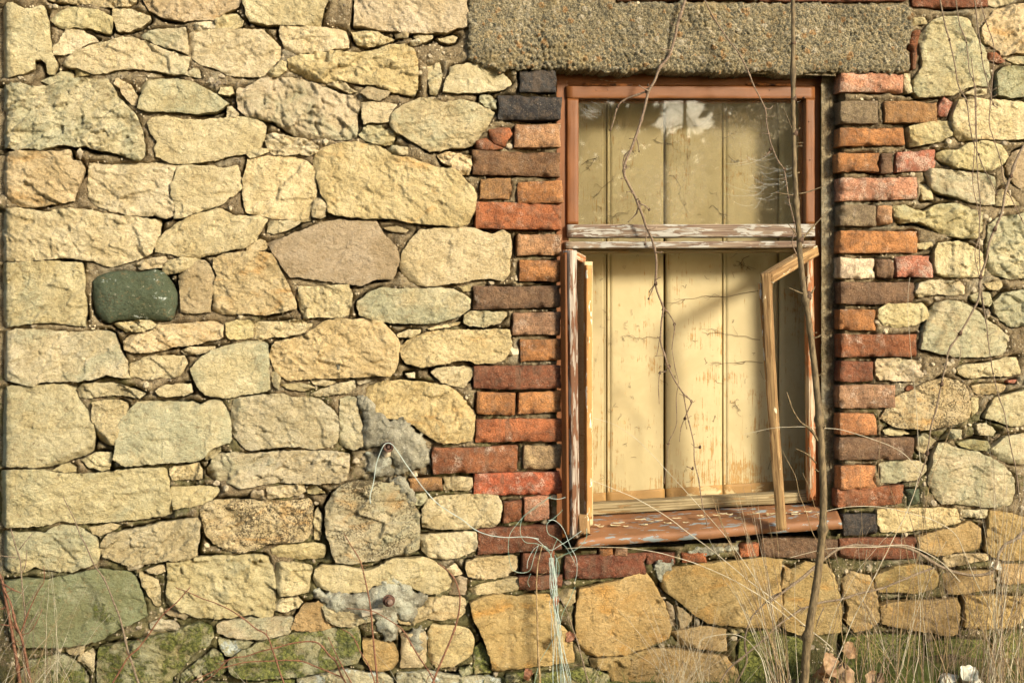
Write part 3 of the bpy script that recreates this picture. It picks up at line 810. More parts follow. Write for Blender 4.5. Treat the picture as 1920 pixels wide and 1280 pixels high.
def grow(poly, d):
    a = poly - np.roll(poly, 1, 0); b = np.roll(poly, -1, 0) - poly
    a /= np.linalg.norm(a, axis=1)[:, None] + 1e-9; b /= np.linalg.norm(b, axis=1)[:, None] + 1e-9
    t = a + b; t /= np.linalg.norm(t, axis=1)[:, None] + 1e-9
    n = np.stack([t[:, 1], -t[:, 0]], 1)
    area = (poly[:, 0] * np.roll(poly, -1, 0)[:, 1] - np.roll(poly, -1, 0)[:, 0] * poly[:, 1]).sum()
    return poly + n * d * (1 if area > 0 else -1)

def to_wall(pts, d):
    w = pix(pts[:, 0], pts[:, 1], d)
    return w[:, [0, 2]]

def stone_height(kind, poly, seed, prot, big, left_edge=False):
    r = np.random.default_rng(seed)
    x0, z0 = poly.min(0); x1, z1 = poly.max(0)
    size = math.sqrt((x1 - x0) * (z1 - z0))
    tilt = r.normal(0, 0.045, 2)
    cx, cz = (x0 + x1) / 2, (z0 + z1) / 2
    K = int(5 + 60 * size)
    seeds = np.stack([r.uniform(x0, x1, K), r.uniform(z0, z1, K)], 1)
    sl_ = r.normal(0, 0.32 if kind != 'G' else 0.03, (K, 2)); so_ = r.uniform(-0.001, 0.005, K)
    ang = r.uniform(-0.7, 0.5); ledge = r.uniform(0.0014, 0.0034); lf = r.uniform(18, 40)
    rough = {'M': 0.55, 'm': 0.7, 'G': 0.25, 'O': 0.7, 'o': 0.7, 'h': 1.15, 'S': 0.7, 't': 0.7}.get(kind, 1.0)
    er = (0.0026 if big else 0.0022) * r.uniform(0.6, 1.3)
    bev = [(r.uniform(0, 2 * math.pi), r.uniform(0.006, 0.022), r.uniform(0.5, 1.3)) for _ in range(2 if big else 1)]
    fk = r.uniform(0.35, 1.25); rough *= r.uniform(0.6, 1.15); fa = r.choice([-0.75, -0.5, -0.25, 0.1, 0.5]) + r.normal(0, .15)
    hang = r.uniform(0.7, 1.2) * r.choice([-1, 1])
    sup = []
    for a_, w_, k_ in bev:
        dd = poly @ np.array([math.cos(a_), math.sin(a_)])
        sup.append(dd.max())
    def f(x, z, sd):
        wx = x + 0.012 * noise(x * 22, z * 22, seed); wz = z + 0.012 * noise(x * 22 + 5, z * 22, seed + 1)
        # chipped facets
        pl = np.full(x.shape, 1e9)
        for k in range(K):
            v = so_[k] + (wx - seeds[k, 0]) * sl_[k, 0] + (wz - seeds[k, 1]) * sl_[k, 1]
            v = v + 0.9 * np.maximum(0, np.hypot(wx - seeds[k, 0], wz - seeds[k, 1]) - 0.05) ** 1.0 * 0.12
            pl = np.minimum(pl, v)
        pl = np.clip(pl, -0.012, 0.01)
        q = (x * math.cos(ang) + z * math.sin(ang)) + 0.02 * fbm(x * 14, z * 14, 3, seed + 2)
        st = q * lf; fr = st - np.floor(st)
        led = 1.35 * ledge * (np.clip(fr * 5.0, 0, 1) - fr) * (0.5 + 0.9 * noise(x * 18, z * 18, seed + 4).clip(-0.5, 1))
        rg = 0.0022 * fbm(x * 28, z * 34, 3, seed + 5, 0.55, ridged=True) * np.clip(0.6 + noise(x * 12, z * 12, seed + 9), 0.15, 1.4)
        n = 0.0032 * fbm(x * 16, z * 16, 3, seed + 6) + 0.0013 * fbm(x * 75, z * 75, 2, seed + 7)
        h = prot + (x - cx) * tilt[0] + (z - cz) * tilt[1] + rough * (pl * 0.8 + led * 0.7 + rg * 0.35 + n * 0.6 + fk * (facets(x, z, 9, seed % 97, 2.2, .15, .0020, fa) + facets(x, z, 20, seed % 89 + 5, 2.8, .27, .0014, fa + .2) + facets(x, z, 44, seed % 83 + 9, 2.6, .46, .0010, fa - .25) * np.clip(.5 + 1.3 * noise(x * 14, z * 14, seed + 21), 0, 1.5)))
        if kind == 'h':
            s = (x * math.cos(hang) + z * math.sin(hang)) * 95 + 1.2 * noise(x * 30, z * 30, seed + 8)
            mask = np.clip(noise(x * 9, z * 9, seed + 11) * 2.5 + 0.2, 0, 1)
            h = h + 0.0034 * mask * np.abs(np.sin(s * 1.3)) ** 0.6
        if kind == 'G':
            h = h + 0.012 * np.clip(sd / 0.05, 0, 1) ** 0.6 + .0012 * fbm(x * 60, z * 60, 3, 4)
            h = h - 0.016 * np.exp(-sd / 0.014)
        else:
            w = er * (0.8 + 0.5 * noise(x * 25, z * 25, seed + 12))
            h = h - 0.95 * w * np.exp(-sd / (w * 0.6 + 0.0012))
            if kind not in 'mM':
                for (a_, w_, k_), s_ in zip(bev, sup):
                    q = s_ - (x * math.cos(a_) + z * math.sin(a_)) + 0.005 * noise(x * 30, z * 30, seed + 14)
                    h = h - np.clip(w_ - q, 0, 0.03) * k_
        if left_edge:
            t = np.clip((LX - x) / 0.020, -1, 2)
            t = np.where(t > 0, t, 0)
            h = h - 0.050 * t - 0.006 * np.clip((LX + 0.012 - x) / 0.012, 0, 1)
        return h
    return f

LX = float(pix(13, 640, 0)[0])

TONES = {'c': (0.60, 0.505, 0.295), 'y': (0.61, 0.485, 0.26), 'g': (0.58, 0.49, 0.295), 'G': (0.085, 0.105, 0.060),
         'o': (0.43, 0.305, 0.135), 'O': (0.47, 0.335, 0.15), 't': (0.43, 0.34, 0.205), 'm': (0.32, 0.28, 0.13), 'M': (0.225, 0.235, 0.125),
         'w': (0.45, 0.42, 0.27), 'r': (0.58, 0.455, 0.26), 'h': (0.57, 0.485, 0.29), 's': (0.56, 0.45, 0.25), 'S': (0.47, 0.41, 0.27)}
PROPS = {  # green rust soot moss lichen
    'c': (0.12, 0.05, 0.0, -1, -1), 'y': (0.0, 0.32, 0.0, -1, -1), 'g': (0.42, 0.0, 0.0, -1, -1), 'G': (-1, -1, 0.45, -0.1, 0.25),
    'o': (-0.3, 0.35, 0.1, -0.6, -1), 'O': (-0.3, 0.42, 0.15, -1, -1), 't': (0.15, 0.0, 0.25, -1, -1), 'm': (0.5, 0.15, 0.1, 0.55, -0.3),
    'M': (0.35, 0.25, 0.1, 0.22, -1), 'w': (0.3, 0.1, 0.1, 0.2, 0.42), 'r': (-0.2, 0.44, 0.1, -1, -1), 'h': (0.32, 0.12, 0.0, -1, -1),
    's': (0.1, 0.4, 0.75, -1, -1), 'S': (0.35, 0.35, 0.70, -1, -1)}

MS, MBR, MM, MC, MA = m_sandstone(), m_brick(), m_mortar(), m_cement(), m_aggregate()

wall = empty('stone_wall', P(700, 1280, 0) * 1.0, 'rubble wall of cream and grey-green sandstone with brick jambs around the old window', 'wall')
wall['kind'] = 'thing'
covers = []      # outlines of everything set in the mortar

for li, line in enumerate(STONES.strip().split('\n')):
    tk = line.split()
    kind = tk[0]
    pp = np.array([[float(a) for a in t.split(',')] for t in tk[1:]])
    r = np.random.default_rng(1000 + li)
    ext = pp.max(0) - pp.min(0)
    big = min(ext) > 45
    le = pp[:, 0].min() < 0
    prot = (r.uniform(0.012, 0.022) if big else r.uniform(0.004, 0.014))
    if le: prot = 0.019
    if le: pp[pp[:, 0] < 0, 0] = -16
    poly = to_wall(pp, -prot)
    if (np.roll(poly, -1, 0)[:, 0] * poly[:, 1] - poly[:, 0] * np.roll(poly, -1, 0)[:, 1]).sum() > 0: poly = poly[::-1]
    poly = grow(poly, 0.0018)
    f = stone_height(kind, poly, 2000 + li * 31, prot, big, le)
    o = slab('stone', poly, f, MS, wall, step=0.0041 if big else 0.0036, amp=0.0019 if kind != 'G' else 0.0004, back=0.045, seed=li, hard=kind != 'G')
    base = np.array(TONES[kind]) * r.uniform(0.90, 1.10)
    base = base * (1 + r.normal(0, 0.010, 3)); base[2] *= r.uniform(0.92, 1.10)
    my = pp[:, 1].mean(); mx = pp[:, 0].mean()
    o.color = (*np.clip(base, 0, 0.85).tolist(), 1)
    gr, ru, so_, mo, li_ = PROPS[kind]
    if my > 1170 and kind in 'cyOo': mo = 0.12; gr += 0.15
    if kind == 'm' and my < 900: mo = 0.2
    if kind == 'm' and my > 1170 and mx > 1380: mo = 0.85
    if mx > 1640 and my < 1000 and kind in 'cg': mo = max(mo, -0.05); gr += 0.15; so_ += 0.12; ru += 0.1
    o['green'] = float(gr + r.uniform(-.1, .12)); o['rust'] = float(ru + r.uniform(-.08, .08)); o['soot'] = float(so_)
    o['moss'] = float(mo); o['lichen'] = float(li_)
    o['relief'] = {'G': 0.4, 'M': 0.5, 'm': 0.7, 't': 0.6, 'S': 0.6, 'O': 0.7}.get(kind, float(r.uniform(0.6, 1.2)))
    covers.append(poly)

# stones continuing past the edges of the photograph, joined, so that the wall goes on
def ring_stones():
    k = 0
    rr = np.random.default_rng(5)
    def row(x0, x1, y0, y1):
        nonlocal k
        x = x0
        while x < x1:
            w = rr.uniform(60, 190)
            a, b = x + 5, min(x + w, x1) - 5
            x += w
            if b - a < 25: continue
            t, u = y0 + rr.uniform(3, 9), y1 - rr.uniform(3, 9)
            j = lambda: rr.uniform(-8, 8)
            pp = np.array([[a + j() * .3, t + 12], [a + 16, t + j() * .3], [(a + b) / 2, t + j() * .5], [b - 14, t + j() * .3], [b + j() * .3, t + 16], [b + j() * .3, u - 14],
                           [b - 18, u + j() * .3], [(a + b) / 2, u + j() * .5], [a + 14, u + j() * .3], [a + j() * .3, u - 16]])
            prot = rr.uniform(0.012, 0.024)
            poly = to_wall(pp, -prot)[::-1].copy()
            poly = poly if (np.roll(poly, -1, 0)[:, 0] * poly[:, 1] - poly[:, 0] * np.roll(poly, -1, 0)[:, 1]).sum() < 0 else poly[::-1].copy()
            kind = rr.choice(list('ccgyhgo'))
            o = slab('stone', poly, stone_height(kind, poly, 9000 + k * 17, prot, True), MS, wall, step=0.012, amp=0.002, back=0.045, seed=500 + k)
            o.color = (*[c * rr.uniform(.92, 1.05) for c in TONES[kind]], 1)
            gr, ru, so_, mo, l2 = PROPS[kind]
            o['green'] = gr; o['rust'] = ru; o['soot'] = so_; o['moss'] = mo; o['lichen'] = l2; o['relief'] = 1.0
            covers.append(poly); k += 1
    for y0, y1 in ((-105, -28), (-200, -108)): row(-16, 2200, y0, y1)
    for y in range(-20, 1250, 96): row(1940, 2200, y, y + 92)
ring_stones()

# bricks
BT = {'black': (0.055, 0.053, 0.049), 'peach': (0.441, 0.244, 0.116), 'brown': (0.221, 0.122, 0.058), 'amber': (0.388, 0.215, 0.084),
      'orange': (0.456, 0.209, 0.075), 'redorange': (0.401, 0.142, 0.057), 'umber': (0.204, 0.123, 0.068), 'pinkbrown': (0.354, 0.205, 0.112),
      'darkred': (0.219, 0.085, 0.042), 'rust': (0.297, 0.115, 0.049), 'tan': (0.411, 0.290, 0.146), 'red': (0.486, 0.136, 0.062), 'salmon': (0.511, 0.248, 0.139),
      'maroon': (0.210, 0.076, 0.041), 'greybrown': (0.251, 0.192, 0.109), 'redpink': (0.454, 0.172, 0.099), 'cream': (0.764, 0.621, 0.406),
      'brightorange': (0.544, 0.248, 0.098)}

def brick_height(poly, seed, prot):
    r = np.random.default_rng(seed)
    tilt = r.normal(0, 0.035, 2); c = poly.mean(0); er = r.uniform(0.003, 0.0065)
    def f(x, z, sd):
        h = prot + (x - c[0]) * tilt[0] + (z - c[1]) * tilt[1]
        h = h + 0.0012 * fbm(x * 30, z * 30, 3, seed) + 0.0007 * fbm(x * 120, z * 120, 2, seed + 2)
        ch = np.clip(noise(x * 32, z * 32, seed + 5) - 0.15, 0, 1) * np.exp(-sd / 0.008) * 0.030 - 0.5 * facets(x, z, 60, seed % 71, 1.3, .3, .0008)
        w = er * (1 + 0.6 * noise(x * 35, z * 35, seed + 3))
        return h - ch - w * np.exp(-sd / (w * 0.7 + 0.001))
    return f

def make_brick(pp, tone, seed, prot=None, back=0.05):
    r = np.random.default_rng(seed)
    prot = r.uniform(0.008, 0.017) if prot is None else prot
    poly = to_wall(pp, -prot)
    if (np.roll(poly, -1, 0)[:, 0] * poly[:, 1] - poly[:, 0] * np.roll(poly, -1, 0)[:, 1]).sum() > 0: poly = poly[::-1]
    poly = poly.copy()
    o = slab('brick', poly, brick_height(poly, seed, prot), MBR, wall, step=0.0045, amp=0.0011, back=back, seed=seed, flare=0.0)
    b = np.array(BT[tone]) * r.uniform(0.95, 1.1) * (1.08, 1.06, 1.10)
    o.color = (*b.tolist(), 1)
    o['lime'] = {'salmon': 0.25, 'pinkbrown': 0.15, 'red': 0.22, 'redpink': 0.28, 'black': -0.15, 'cream': -0.5, 'umber': 0.0, 'rust': 0.12, 'peach': 0.12}.get(tone, 0.02)
    covers.append(poly)
    return o

for bi, line in enumerate(BRICKS.strip().split('\n')):
    tk = line.split()
    x0, y0, x1, y1 = map(float, tk[:4]); tone = tk[4]; t = float(tk[5]) if len(tk) > 5 else 0
    r = np.random.default_rng(300 + bi)
    j = lambda s=1.6: r.uniform(-s, s)
    pp = np.array([[x0 + j(), y0 - t * .5 + j()], [(x0 + x1) / 2, (y0) + j()], [x1 + j(), y0 + t * .5 + j()], [x1 + j(), (y0 + y1) / 2],
                   [x1 + j(), y1 + t * .5 + j()], [(x0 + x1) / 2 + 5 * j(), y1 + j()], [x0 + j(), y1 - t * .5 + j()], [x0 + j(), (y0 + y1) / 2]])
    jamb = abs(x0 - 1577) < 4 and y0 < 960 or x1 > 1040 and x1 < 1058
    make_brick(pp, tone, 300 + bi, prot=(0.012 if jamb else None), back=0.085 if jamb else 0.05)
# broken bricks and shards
for q, (tone, txt) in enumerate([('redorange', '916,243 935,239 955,238 962,250 955,262 948,275 930,270 922,262'),
                                 ('rust', '893,262 912,258 928,270 946,278 925,281 896,280'),
                                 ('redpink', '1772,181 1788,192 1782,205 1776,218 1762,217 1759,210 1766,192'),
                                 ('rust', '1712,58 1729,55 1722,80 1719,128 1713,130 1713,95 1707,90'),
                                 ('rust', '1856,98 1870,98 1889,115 1878,119 1858,112'),
                                 ('rust', '1700,728 1712,722 1714,730 1702,733'),
                                 ('redpink', '1890,713 1908,711 1905,718 1893,718'),
                                 ('pinkbrown', '1628,752 1650,748 1682,738 1664,752 1640,760')]):
    pp = np.array([[float(a) for a in t.split(',')] for t in txt.split()])
    make_brick(pp, tone, 700 + q)

# window opening in the wall plane (metres)
OX0, OZ1 = to_wall(np.array([[1047., 128.]]), 0)[0]
OX1, OZ0 = to_wall(np.array([[1586., 1030.]]), 0)[0]
def opening_top(x): return OZ1
def opening_bottom(x):
    a = to_wall(np.array([[1060., 1034.]]), 0)[0]; b = to_wall(np.array([[1575., 1000.]]), 0)[0]
    return a[1] + (x - a[0]) / (b[0] - a[0]) * (b[1] - a[1])

# mortar: one sheet of relief between and behind the pieces
def build_mortar():
    st = 0.0062
    a = to_wall(np.array([[-14., 640.]]), 0)[0][0]; b = to_wall(np.array([[2190., 640.]]), 0)[0][0]
    z0 = -0.10; z1 = to_wall(np.array([[960., -190.]]), 0)[0][1]
    xs = np.arange(a, b, st); zs = np.arange(z0, z1, st)
    X, Z = np.meshgrid(xs, zs)
    # distance to the nearest piece, rasterised
    D = np.full(X.shape, 0.05)
    for poly in covers:
        p0 = poly.min(0) - 0.03; p1 = poly.max(0) + 0.03
        i0, i1 = np.searchsorted(xs, [p0[0], p1[0]]); j0, j1 = np.searchsorted(zs, [p0[1], p1[1]])
        if i1 <= i0 or j1 <= j0: continue
        xx = X[j0:j1, i0:i1]; zz = Z[j0:j1, i0:i1]
        d = -sdist(xx.ravel(), zz.ravel(), poly).reshape(xx.shape)
        D[j0:j1, i0:i1] = np.minimum(D[j0:j1, i0:i1], d)
    crev = np.clip(1.6 * (noise(X * 9, Z * 9, 77) + 0.35 * noise(X * 40, Z * 40, 78) + 0.14), 0, 1)
    h = -0.004 + 0.0045 * fbm(X * 20, Z * 20, 3, 70) + 0.0030 * fbm(X * 90, Z * 90, 2, 71)
    h = h + np.clip(D, 0, 0.012) * 0.35
    h = h + 0.001 - (0.008 + crev * 0.060) * np.exp(-np.clip(D, 0, 1) / 0.0045)
    h = h + 0.0035 * noise(X * 60, Z * 60, 73)
    d1, d2, idv = voro(X * 62, Z * 62, 74)
    h = h + np.where(idv > 0.72, np.clip(0.5 - d1, 0, 1) * 0.011, 0)
    # brick joints are raked deeper
    bz = ((X > pix(885, 600, 0)[0]) & (X < OX0 + .01)) | ((X > OX1 - .01) & (X < pix(1645, 600, 0)[0]))
    h = np.where(bz & (Z > OZ0 - .05), h - 0.003, h)
    h = np.where(D < -0.004, -0.030, h)
    keep = ~((X > OX0) & (X < OX1) & (Z < OZ1) & (Z > np.vectorize(opening_bottom)(X)))
    idx = np.arange(X.size).reshape(X.shape)
    q = np.stack([idx[:-1, :-1], idx[:-1, 1:], idx[1:, 1:], idx[1:, :-1]], -1)
    kq = keep[:-1, :-1] & keep[:-1, 1:] & keep[1:, 1:] & keep[1:, :-1]
    q = q[kq]
    V = np.stack([X.ravel(), -h.ravel(), Z.ravel()], 1)
    used = np.zeros(len(V), bool); used[q.ravel()] = True
    remap = np.cumsum(used) - 1
    o = mesh_obj('mortar', V[used], remap[q], MM, wall)
    o['kind'] = 'stuff'
    return xs, zs, D, h
xs, zs, DM, HM = build_mortar()

def box(name, x0, x1, y0, y1, z0, z1, mat, parent):
    v = [(x, y, z) for x in (x0, x1) for y in (y0, y1) for z in (z0, z1)]
    f = [(0, 1, 3, 2), (4, 6, 7, 5), (0, 4, 5, 1), (2, 3, 7, 6), (0, 2, 6, 4), (1, 5, 7, 3)]
    return mesh_obj(name, v, [list(a) for a in f], mat, parent, smooth=False)

# solid core behind the facing, with the opening left in it
WX0, WX1 = xs[0], xs[-1]; WZ1 = zs[-1]
zb = opening_bottom(OX0) - 0.02
box('wall_core', WX0 + .01, OX0 - 0.0, 0.075, 0.42, -0.1, WZ1, MM, wall)
box('wall_core', OX1 + 0.008, WX1, 0.06, 0.42, -0.1, WZ1, MM, wall)
box('wall_core', OX0, OX1 + 0.008, 0.06, 0.42, OZ1 + 0.004, WZ1, MM, wall)
box('wall_core', OX0, OX1 + 0.008, 0.06, 0.42, -0.1, opening_bottom(OX1) - 0.055, MM, wall)

# rough mortar lining of the right reveal and the strip of render between reveal and window frame
def relief_plane(name, o3, ux, vz, nu, nv, amp, mat, parent, nrm, seed=0):
    """grid patch from corner o3 along vectors ux, vz displaced along nrm"""
    U, W = np.meshgrid(np.linspace(0, 1, nu), np.linspace(0, 1, nv))
    o3 = np.array(o3); ux = np.array(ux); vz = np.array(vz); nrm = np.array(nrm)
    lu = np.linalg.norm(ux); lv = np.linalg.norm(vz)
    pts = o3 + U[..., None] * ux + W[..., None] * vz
    d = amp * (fbm(U * lu * 40, W * lv * 40, 3, seed) + 0.6 * fbm(U * lu * 160, W * lv * 160, 2, seed + 1))
    pts = pts + d[..., None] * nrm
    idx = np.arange(U.size).reshape(U.shape)
    q = np.stack([idx[:-1, :-1], idx[:-1, 1:], idx[1:, 1:], idx[1:, :-1]], -1).reshape(-1, 4)
    return mesh_obj(name, pts.reshape(-1, 3), q, mat, parent)
FD = 0.060          # depth of the window frame's front face
rx = float(pix(1582, 500, 0)[0]) + 0.004
H = OZ1 - opening_bottom(OX1)
relief_plane('render_return', (float(pix(1556, 500, FD - .024)[0]), FD - .026, OZ0 - .05), (rx + .004 - float(pix(1556, 500, FD - .024)[0]), .02, 0), (0, 0, OZ1 - OZ0 + .06), 10, 200, 0.0015, MM, wall, (0, -1, 0), 29)
relief_plane('reveal_mortar', (rx, 0.004, OZ0 - .05), (0, 0.11, 0), (0, 0, OZ1 - OZ0 + .06), 22, 220, 0.0022, MM, wall, (-1, 0, 0), 5)
sx0 = float(pix(1533, 500, FD + .006)[0])
relief_plane('render_strip', (sx0, FD - 0.024, OZ0 - .05), (float(pix(1556, 500, FD - .024)[0]) - sx0, 0, 0), (0, 0, OZ1 - OZ0 + .06), 16, 240, 0.0026, MM, wall, (0, -1, 0), 9)
for o_ in list(C.objects):
    if o_.name.startswith('render_strip'): o_['lichen'] = 0.0
relief_plane('reveal_mortar', (OX0 - 0.004, 0.004, OZ0 - .05), (0, 0.09, 0), (0, 0, OZ1 - OZ0 + .06), 18, 200, 0.002, MM, wall, (1, 0, 0), 15)

# small chips and pebbles pressed into the mortar
def pebbles():
    rr = np.random.default_rng(8)
    ico_v = np.array([(0, 0, 1), (.894, 0, .447), (.276, .851, .447), (-.724, .526, .447), (-.724, -.526, .447), (.276, -.851, .447),
                      (.724, .526, -.447), (-.276, .851, -.447), (-.894, 0, -.447), (-.276, -.851, -.447), (.724, -.526, -.447), (0, 0, -1)])
    ico_f = np.array([(0, 1, 2), (0, 2, 3), (0, 3, 4), (0, 4, 5), (0, 5, 1), (1, 6, 2), (2, 7, 3), (3, 8, 4), (4, 9, 5), (5, 10, 1),
                      (6, 7, 2), (7, 8, 3), (8, 9, 4), (9, 10, 5), (10, 6, 1), (11, 7, 6), (11, 8, 7), (11, 9, 8), (11, 10, 9), (11, 6, 10)])
    jj, ii = np.nonzero(DM > 0.0035)
    n = 9000
    pick = rr.integers(0, len(jj), n)
    V = []; F = []
    for k, q in enumerate(pick):
        j, i = jj[q], ii[q]
        x, z = xs[i], zs[j]
        if OX0 - .01 < x < OX1 + .01 and opening_bottom(OX0) - .01 < z < OZ1 + .01: continue
        s = min(rr.uniform(0.0016, 0.0034) * (1 + 2.6 * (rr.random() > 0.88)), DM[j, i] * 0.9)
        sc = s * rr.uniform(0.7, 1.4, 3)
        v = ico_v * sc * rr.uniform(0.8, 1.2, (12, 1)) + (x, -HM[j, i] + 0.001, z)
        F.append(ico_f + 12 * len(V)); V.append(v)
    o = mesh_obj('mortar_pebbles', np.vstack(V), np.vstack(F), m_simple('pebble', (0.20, 0.16, 0.11), (0.55, 0.46, 0.30), 25), wall, smooth=False)
    o['kind'] = 'stuff'
pebbles()

# concrete lintel with its gravel showing
def lintel():
    pp = np.array([[885, -28], [880, 5], [877, 28], [881, 60], [877, 85], [880, 108], [893, 118], [915, 122], [940, 136], [960, 131], [985, 128], [1040, 131],
                   [1100, 130], [1170, 134], [1215, 128], [1250, 133], [1330, 134], [1400, 136], [1480, 137], [1560, 136], [1640, 135], [1690, 136], [1706, 130], [1708, 112],
                   [1700, 92], [1708, 75], [1715, 50], [1714, 12], [1690, 7], [1600, 8], [1500, 6], [1300, 5], [1150, 4], [1110, -28]], float)
    prot = 0.020
    poly = to_wall(pp, -prot)
    if (np.roll(poly, -1, 0)[:, 0] * poly[:, 1] - poly[:, 0] * np.roll(poly, -1, 0)[:, 1]).sum() > 0: poly = poly[::-1].copy()
    cache = {}
    def f(x, z, sd):
        d1, d2, i1 = voro(x * 92, z * 92, 3)
        e1, e2, i2 = voro(x * 170, z * 170, 4)
        g1, g2, i3 = voro(x * 44, z * 44, 9)
        lo = np.clip(0.7 + 0.6 * noise(x * 6, z * 6, 2) - (z - poly[:, 1].min()) * 2.0, 0.25, 1.2)
        h = prot + 0.0070 * lo * (np.clip(1 - (d1 / .62) ** 2, -.4, 1)) * (.4 + i1) + 0.0034 * (1 - e1 ** 2 * 1.8)
        h = h + 0.004 * (i3 > 0.87) * np.clip(0.45 - g1, 0, 1) * 2
        h = h + 0.005 * fbm(x * 9, z * 9, 4, 6)
        h = h - 0.010 * np.exp(-sd / 0.006)
        cache['id'] = np.where((i3 > 0.87) & (g1 < 0.42), 0.9 + (i3 - 0.87) * 0.7, np.where(i1 > 0.35, (i1 - .35) / .65 * .98, i2))
        return h
    o = slab('lintel', poly, f, MA, wall, step=0.0026, amp=0.0048, back=0.11, seed=900, flare=0.0)
    me = o.data
    at = me.attributes.new('cell', 'FLOAT', 'POINT')
    vals = np.full(len(me.vertices), 0.3); n0 = len(cache['id']); vals[:n0] = np.clip(cache['id'], 0, 0.999)
    vals[n0:] = rng.random(len(vals) - n0)
    at.data.foreach_set('value', vals.astype(np.float32))
    o['label'] = 'concrete lintel with exposed gravel'
lintel()

# cement smears
def patch(pts, prot, seed, lichen=0.0, label=None, ribs=None):
    pp = np.array([[float(a) for a in t.split(',')] for t in pts.split()])
    poly = to_wall(pp, -prot)
    if (np.roll(poly, -1, 0)[:, 0] * poly[:, 1] - poly[:, 0] * np.roll(poly, -1, 0)[:, 1]).sum() > 0: poly = poly[::-1]
    poly = poly.copy()
    def f(x, z, sd):
        h = prot * .35 + prot * .62 * (1 - np.exp(-sd / 0.012)) + 0.0060 * fbm(x * 24, z * 24, 4, seed) + facets(x, z, 30, seed, 1.4, .25, .0012)
        h = h + 0.0022 * fbm(x * 110, z * 110, 2, seed + 1)
        if ribs is not None:
            a = to_wall(np.array([[ribs[0], 700.], [ribs[1], 700.]]), -prot)[:, 0]
            m = np.clip(1 - np.abs(x - a.mean()) / (abs(a[1] - a[0]) / 2), 0, 1) ** 0.5
            h = h + m * (0.0045 + 0.0013 * np.sin(x * 1500))
        return h
    o = slab('cement_patch', poly, f, MC, wall, step=0.0042, amp=0.0065, back=0.02, seed=seed, flare=0, hard=False)
    o['lichen'] = lichen
    if label: o['label'] = label
patch('668,740 688,738 700,752 704,775 722,780 735,790 752,782 775,800 790,812 800,830 808,845 808,878 770,884 745,892 735,862 728,850 712,840 690,842 678,838 676,815 684,790 672,765', 0.024, 61, 0.0, None, (682, 704))
patch('688,846 710,843 730,848 732,868 742,884 738,890 715,893 692,889 686,878 690,862', 0.024, 62, 0.6, 'pale lichened cement patch')
patch('732,896 765,894 775,915 782,940 772,948 760,930 745,915 735,908', 0.024, 66, 0.1)
patch('586,1108 600,1106 612,1114 630,1112 655,1116 690,1108 705,1098 735,1086 760,1082 772,1090 778,1104 795,1112 805,1122 800,1140 790,1150 775,1160 768,1172 752,1164 745,1152 744,1165 750,1185 742,1205 722,1206 712,1188 705,1168 698,1150 686,1160 655,1158 640,1165 625,1155 612,1140 604,1124 588,1118', 0.024, 63, 0.45, 'greenish lichened cement patch')
patch('775,1178 790,1172 800,1195 792,1225 780,1232 770,1215 768,1195', 0.022, 64, 0.4)
patch('630,676 640,668 660,660 672,668 680,684 672,698 650,698 632,692', 0.021, 65, 0.2)
patch('1235,1045 1262,1050 1258,1080 1246,1090 1236,1080 1228,1062', 0.012, 67, 0.6)
patch('1290,1028 1340,1024 1385,1022 1388,1034 1330,1040 1292,1038', 0.010, 68, 0.6)


# ------------------------------------------------------------------ sweeps: timber, stems, wire
def sweep(name, pts, rad, mat, parent=None, sides=6, smoothpts=0, wob=0.0, seed=0, knots=None, coll=None):
    """round stem through points with radius per point"""
    pts = np.asarray(pts, float); rad = np.asarray(rad, float) * np.ones(len(pts))
    if smoothpts:
        n = len(pts); T = []; Rr = []
        for i in range(n - 1):
            p0 = pts[max(i - 1, 0)]; p1 = pts[i]; p2 = pts[i + 1]; p3 = pts[min(i + 2, n - 1)]
            for k in range(smoothpts):
                t = k / smoothpts
                T.append(0.5 * ((2 * p1) + (-p0 + p2) * t + (2 * p0 - 5 * p1 + 4 * p2 - p3) * t * t + (-p0 + 3 * p1 - 3 * p2 + p3) * t ** 3))
                Rr.append(rad[i] * (1 - t) + rad[i + 1] * t)
        T.append(pts[-1]); Rr.append(rad[-1])
        pts = np.array(T); rad = np.array(Rr)
    if wob:
        s_ = np.cumsum(np.r_[0, np.linalg.norm(np.diff(pts, axis=0), axis=1)])
        pts = pts + np.stack([noise(s_ * 22, s_ * 0 + 1, seed), noise(s_ * 22, s_ * 0 + 5, seed), noise(s_ * 22, s_ * 0 + 9, seed)], 1) * wob
    if knots:
        rad = rad.copy()
        for k in range(0, len(rad)):
            if k % knots == knots // 2: rad[k] *= 1.55
    V = []; F = []
    n = len(pts)
    tan = np.gradient(pts, axis=0); tan /= (np.linalg.norm(tan, axis=1)[:, None] + 1e-9)
    up = np.array([0.0, 1.0, 0.05])
    for i in range(n):
        a = np.cross(tan[i], up); a /= (np.linalg.norm(a) + 1e-9); b = np.cross(tan[i], a)
        for k in range(sides):
            t = 2 * math.pi * k / sides
            V.append(pts[i] + rad[i] * (a * math.cos(t) + b * math.sin(t)))
    for i in range(n - 1):
        for k in range(sides):
            F.append([i * sides + k, i * sides + (k + 1) % sides, (i + 1) * sides + (k + 1) % sides, (i + 1) * sides + k])
    F.append(list(range(sides))[::-1]); F.append([(n - 1) * sides + k for k in range(sides)])
    if coll is not None:
        off = coll['n']; coll['V'].append(np.array(V)); coll['F'] += [[i + off for i in f] for f in F]; coll['n'] += len(V)
        return None
    return mesh_obj(name, V, F, mat, parent)

def newcoll(): return {'V': [], 'F': [], 'n': 0}
def flush(name, coll, mat, parent=None): return mesh_obj(name, np.vstack(coll['V']), coll['F'], mat, parent)

